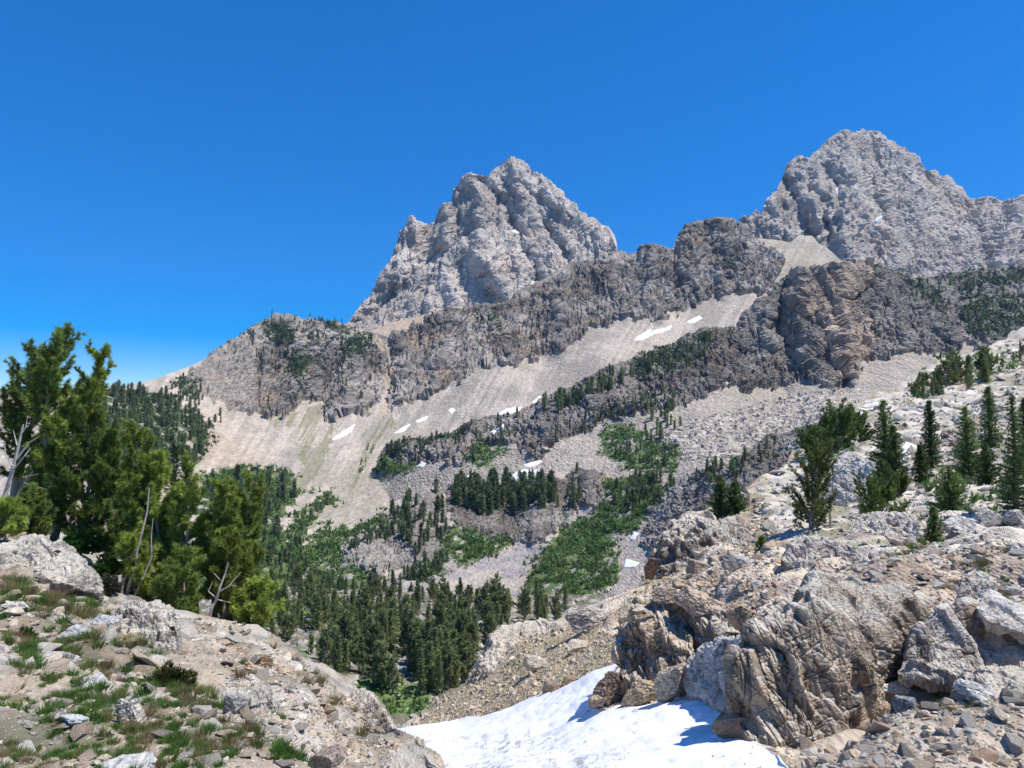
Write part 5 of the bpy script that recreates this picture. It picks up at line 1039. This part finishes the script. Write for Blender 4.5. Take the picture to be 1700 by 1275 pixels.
F_(ridge, [(440, 980), (480, 910), (540, 835), (552, 838), (510, 890), (490, 940), (540, 960), (540, 1000), (440, 1010)], 60, 14, 28); F_(ridge, [(585, 800), (612, 745), (622, 750), (600, 800)], 14, 6, 10); F_(ridge, [(350, 690), (372, 700), (368, 712), (352, 712)], 5, 10, 18)
F_(mid_ridge, [(895, 690), (960, 655), (1040, 620), (1090, 600), (1085, 625), (1000, 660), (930, 700)], 80, 14, 24); F_(mid_ridge, [(1040, 615), (1110, 582), (1190, 562), (1170, 600), (1100, 630)], 80, 9, 14)
F_(mid_ridge, [(640, 780), (660, 745), (760, 720), (880, 695), (870, 740), (700, 775)], 50, 10, 20); F_(mid_ridge, [(900, 750), (1000, 690), (1130, 650), (1120, 680), (1000, 710)], 45, 10, 18)
F_(mid_ridge, [(1050, 740), (1090, 690), (1130, 680), (1132, 710), (1100, 740)], 22, 18, 26); F_(mid_ridge, [(1010, 770), (1050, 740), (1090, 770), (1130, 760), (1100, 790)], 20, 14, 22)
F_(mid_ridge, [(1500, 485), (1560, 475), (1700, 460), (1710, 560), (1620, 575), (1570, 530)], 85, 8, 17); F_(mid_ridge, [(642, 765), (662, 752), (665, 770)], 5, 24, 32)
F_(band, [(748, 850), (750, 812), (920, 806), (925, 850), (840, 862)], 130, 22, 40, 3); F_(band, [(645, 900), (650, 850), (720, 820), (738, 835), (735, 900), (690, 930)], 60, 18, 32); F_(band, [(1010, 830), (1060, 800), (1130, 800), (1110, 840), (1040, 860)], 46, 18, 28)
F_(band, [(1130, 810), (1220, 775), (1300, 735), (1290, 770), (1180, 820)], 34, 14, 24); F_(band, [(572, 925), (600, 890), (650, 885), (650, 905)], 34, 12, 20); F_(band, [(660, 985), (680, 945), (745, 930), (740, 960)], 26, 20, 30); F_(band, [(860, 1032), (940, 1012), (945, 1030)], 26, 20, 30)
F_(band, [(940, 800), (960, 785), (975, 850), (945, 860)], 12, 18, 32); F_(band, [(450, 1005), (520, 985), (850, 1005), (850, 1010)], 50, 24, 36); F_(ridge, [(585, 1010), (600, 960), (560, 930), (540, 1000)], 20, 14, 24)
far.sort(key=lambda t: -t[0])
TP = [tp(i) for i in range(6)]
TM = []
for B, L in TP:
    V = np.concatenate(B.V + L.V); Fc = []; o = 0
    for A_, f_ in zip(B.V + L.V, B.F + L.F): Fc.append(f_)
    nB = sum(len(x) for x in B.V); Fc = np.concatenate([x for x in B.F] + [x + nB for x in L.F]); Cc = np.concatenate(B.C + L.C); TM.append((V, Fc, Cc))
TMesh = [mesh_np('distant_conifer', V, Fc, 3, FARLEAF, Cc) for V, Fc, Cc in TM]
r = np.random.default_rng(9); rest = Tris()
nm_ = {id(ridge): ('small dark conifer on the slopes of the far ridge', 'distant conifers of the far ridge'), id(mid_ridge): ('small dark conifer on the dark middle ridge', 'distant conifers of the middle ridge'), id(band): ('small dark conifer on the low cliff band above the valley', 'distant conifers of the cliff band')}
for i, (h, sh, u, v) in enumerate(far):
    p = sh.at(u, v); k = (p @ np.array((0, cp, sp))) / F; s_ = h * k / 10; j = int(r.integers(6)); a = r.uniform(0, 6.28); wd = r.uniform(.8, 1.3)
    if i < 300:
        o = link('distant_conifer', TMesh[j]); o.location = tuple(p - np.array((0, 0, s_ * .3))); o.scale = (s_ * wd, s_ * wd, s_); o.rotation_euler = (0, 0, a); tag(o, nm_[id(sh)][0], 'conifer', nm_[id(sh)][1])
    else:
        V, Fc, Cc = TM[j]; q = (V * np.array((wd, wd, 1))) @ rotm(0, 0, a).T * s_ + p; rest.add(q, Fc, Cc * r.uniform(.7, 1.3))
o = link('far_off_trees', rest.build('far_off_trees', FARLEAF)); tag(o, 'tiny dark conifers and shrubs dotting the distant slopes', 'trees', None, 'stuff')

# shrub cover: nobody could count it
def cover(name, specs, label, cat):
    T = Tris(); r_ = np.random.default_rng(77)
    for sh, polys, n, hp, ca, cb in specs:
        xs = [p[0] for q in polys for p in q]; ys = [p[1] for q in polys for p in q]
        U = r_.uniform(min(xs), max(xs), n * 4); V = r_.uniform(min(ys), max(ys), n * 4); m = polyin(polys, U + r_.normal(0, 8, n * 4), V + r_.normal(0, 6, n * 4)) & (fbm(np.stack([U / 14, V / 9, U * 0], -1), 3, 91) > .42); U, V = U[m][:n], V[m][:n]
        for u, v in zip(U, V):
            p = sh.at(u, v); k = (p @ np.array((0, cp, sp))) / F; h = hp * k * r_.uniform(.4, 1.0) ** 2 * 2.2
            pos = p + r_.normal(0, .6, (5, 3)) * h * np.array((1, 1, .25)); e = r_.uniform(.7, 1.3)
            blades(T, pos, np.tile((0, -.2, 1.), (5, 1)), 3, h, h * .55, .6, r_, np.array(ca) * e, np.array(cb) * e)
    o = link(name, T.build(name, FARLEAF)); tag(o, label, cat, None, 'stuff')
SH0, SH1 = (.065, .12, .04), (.19, .28, .085); SD0, SD1 = (.04, .065, .03), (.09, .13, .05)
cover('shrub_cover', [(ridge, G2, 2600, 5, SH0, SH1), (band, G6, 3600, 4, SH0, SH1), (mid_ridge, GG[:3], 900, 3.5, SH0, SH1), (mid_ridge, GG[3:] + G5, 1500, 3.5, SD0, SD1), (ridge, G1[:7], 1100, 3, SD0, SD1), (ridge, G1[7:], 700, 4, SD0, SD1), (slope_r, [[(1330, 770), (1345, 725), (1400, 690), (1440, 700), (1420, 750), (1370, 775)], [(1500, 660), (1530, 625), (1600, 600), (1690, 590), (1700, 620), (1600, 640)]], 260, 7, SH0, SH1), (slope_r, [[(1430, 860), (1440, 800), (1520, 790), (1700, 770), (1700, 850), (1560, 870)]], 130, 8, SH0, SH1), (valley, [[(400, 1000), (480, 990), (640, 1000), (600, 1060), (440, 1040)], [(600, 1200), (580, 1150), (640, 1130), (730, 1170), (730, 1200)]], 700, 5, SH0, SH1)], 'low green shrubs covering the gullies and slopes across the valley', 'shrubs')
# grass tufts and flowers
def tuft(seed, c0, c1, n=60, L=1.0, W=.07, spread=.5):
    r_ = np.random.default_rng(seed); T = Tris(); pos = np.stack([r_.normal(0, .35, n), r_.normal(0, .3, n), np.zeros(n)], 1)
    blades(T, pos, np.stack([pos[:, 0] * .9, pos[:, 1] * .9, np.ones(n)], 1), 2, L, W, spread * .35, r_, c0, c1); return T
GK = [('green', (.04, .09, .02), (.13, .26, .05)), ('green', (.05, .09, .02), (.17, .26, .06)), ('brown', (.16, .11, .055), (.36, .25, .13)), ('brown', (.12, .11, .05), (.28, .24, .10))]
GT = [[tuft(600 + 10 * i + j, a, b, 70 if i < 2 else 90, 1.0 if i < 2 else 1.15, .09 if i < 2 else .05) for j in range(3)] for i, (_, a, b) in enumerate(GK)]
GM = [[t.build('grass_tuft', GRASS) for t in g_] for g_ in GT]
gi = []
def G_(sheet, poly, n, s0, s1, kinds, seed):
    for u, v, h in inside(poly, n, s0, s1, seed, 3):
        gi.append((h, sheet, u, v, int(kinds[np.random.default_rng(int(u * 7 + v)).integers(len(kinds))])))
for i, (po, n_, ks) in enumerate([([(75, 1195), (130, 1190), (165, 1235), (150, 1260), (80, 1250)], 46, (0, 1)), ([(0, 1230), (40, 1240), (100, 1275), (0, 1290)], 26, (1, 2, 3)), ([(20, 1090), (40, 1080), (68, 1100), (50, 1112)], 18, (0, 1)), ([(100, 1150), (170, 1150), (200, 1165), (110, 1170)], 16, (1, 3)),
        ([(430, 1245), (460, 1235), (510, 1245), (560, 1290), (440, 1290)], 60, (0, 0, 1)), ([(180, 1255), (220, 1235), (225, 1265)], 14, (0, 1)), ([(255, 1260), (275, 1230), (300, 1240), (290, 1270)], 20, (0, 1)), ([(320, 1245), (350, 1240), (350, 1275), (310, 1280)], 16, (1, 3)),
        ([(170, 1095), (190, 1105), (215, 1140), (190, 1145)], 16, (2, 2, 3)), ([(0, 960), (100, 980), (170, 1010), (120, 1045), (0, 1010)], 90, (1, 2, 3, 3)), ([(0, 1060), (60, 1050), (170, 1060), (150, 1090), (0, 1080)], 36, (1, 2, 3)),
        ([(300, 1130), (400, 1120), (420, 1150), (330, 1190), (290, 1170)], 40, (1, 3, 2)), ([(370, 1220), (420, 1225), (430, 1270), (370, 1260)], 30, (3, 2, 1)), ([(200, 1215), (250, 1200), (260, 1240), (210, 1260)], 22, (2, 3)), ([(60, 1130), (330, 1120), (400, 1290), (0, 1290), (0, 1150)], 250, (0, 1, 1, 0, 3)), ([(0, 960), (160, 1000), (330, 1130), (300, 1200), (0, 1140)], 150, (0, 1, 1, 1, 3)),
        ([(440, 1190), (470, 1180), (480, 1215), (450, 1225)], 12, (0, 1)), ([(440, 1050), (640, 1200), (600, 1220), (460, 1120)], 18, (3,)), ([(230, 1150), (400, 1170), (390, 1200), (260, 1190)], 20, (1, 3))]): G_(slope_l, po, n_, 7, 17 if i != 4 else 22, ks, 800 + i)
for i, (po, n_) in enumerate([([(1480, 1225), (1530, 1215), (1600, 1240), (1680, 1270), (1560, 1275)], 46), ([(1560, 1000), (1600, 960), (1700, 910), (1700, 935), (1640, 965)], 44), ([(1650, 960), (1680, 940), (1670, 1000)], 10), ([(1440, 940), (1500, 905), (1600, 890), (1500, 925)], 24), ([(1670, 1110), (1700, 1105), (1700, 1130)], 10)]): G_(slope_r, po, n_, 5, 11, (1, 3, 3), 850 + i)
gi.sort(key=lambda t: -t[0]); T = Tris()
for i, (h, sh, u, v, kd) in enumerate(gi):
    p = sh.at(u, v); k = (p @ np.array((0, cp, sp))) / F; s_ = h * k; a = r.uniform(0, 6.28)
    if i < 220:
        o = link('grass_tuft', GM[kd][i % 3]); o.location = tuple(p); o.scale = (s_, s_, s_); o.rotation_euler = (0, 0, a)
        side = 'left' if sh is slope_l else 'right'
        tag(o, ('bright green grass tuft among the stones of the %s slope' if kd < 2 else 'dry brown grass tuft among the stones of the %s slope') % side, 'grass tuft', ('green' if kd < 2 else 'brown') + ' grass tufts on the %s slope' % side)
    else:
        Q = GT[kd][i % 3]; T.add(np.concatenate(Q.V) @ rotm(0, 0, a).T * s_ + p, np.concatenate(Q.F), np.concatenate(Q.C))
o = link('grass', T.build('grass', GRASS)); tag(o, 'thin short grass between the stones', 'grass', None, 'stuff')
def flowers(label, u, v, seed):
    p, k = spot(slope_l, u, v); r_ = np.random.default_rng(seed); T1, T2 = Tris(), Tris(); n = 26; pos = np.stack([r_.normal(0, 8, n), r_.normal(0, 6, n), np.zeros(n)], 1) * k
    blades(T1, pos, np.tile((0, 0, 1.), (n, 1)), 3, 9 * k, .9 * k, .25, r_, (.05, .09, .02), (.12, .2, .05))
    blades(T2, pos + np.array((0, 0, 8 * k)), np.tile((0, 0, .3), (n, 1)), 7, 2.2 * k, 1.6 * k, 1.0, r_, (.62, .48, .03), (.75, .62, .06))
    t = tag(empty('wildflower', tuple(p)), label, 'wildflower'); link('leaves', T1.build('leaves', GRASS), t); link('blossom', T2.build('blossom', GRASS), t)
for lb, u, v in [('yellow wildflowers right of the juniper bush', 334, 1126), ('small yellow wildflower clump below the juniper bush', 306, 1152), ('yellow wildflowers at the left edge near the bottom', 14, 1200), ('yellow flowers at the foot of the white broken knob', 212, 1070)]: flowers(lb, u, v, int(u))

# ================================================================== HAZE
import bmesh
hm = bpy.data.materials.new('haze'); hm.use_nodes = True; hn = hm.node_tree
hn.nodes.remove(hn.nodes['Principled BSDF']); pv = hn.nodes.new('ShaderNodeVolumePrincipled')
pv.inputs['Color'].default_value = (.4, .62, 1, 1); pv.inputs['Density'].default_value = .000035; pv.inputs['Anisotropy'].default_value = .1
hn.links.new(pv.outputs[0], hn.nodes['Material Output'].inputs['Volume'])
bm = bmesh.new(); bmesh.ops.create_cube(bm, size=1); hme = bpy.data.meshes.new('haze'); bm.to_mesh(hme); bm.free(); hme.materials.append(hm)
ho = link('haze', hme, loc=(0, 2000, 490)); ho.scale = (6400, 6400, 1480); tag(ho, 'thin pale blue air between the viewer and the far peaks', 'haze', None, 'stuff')
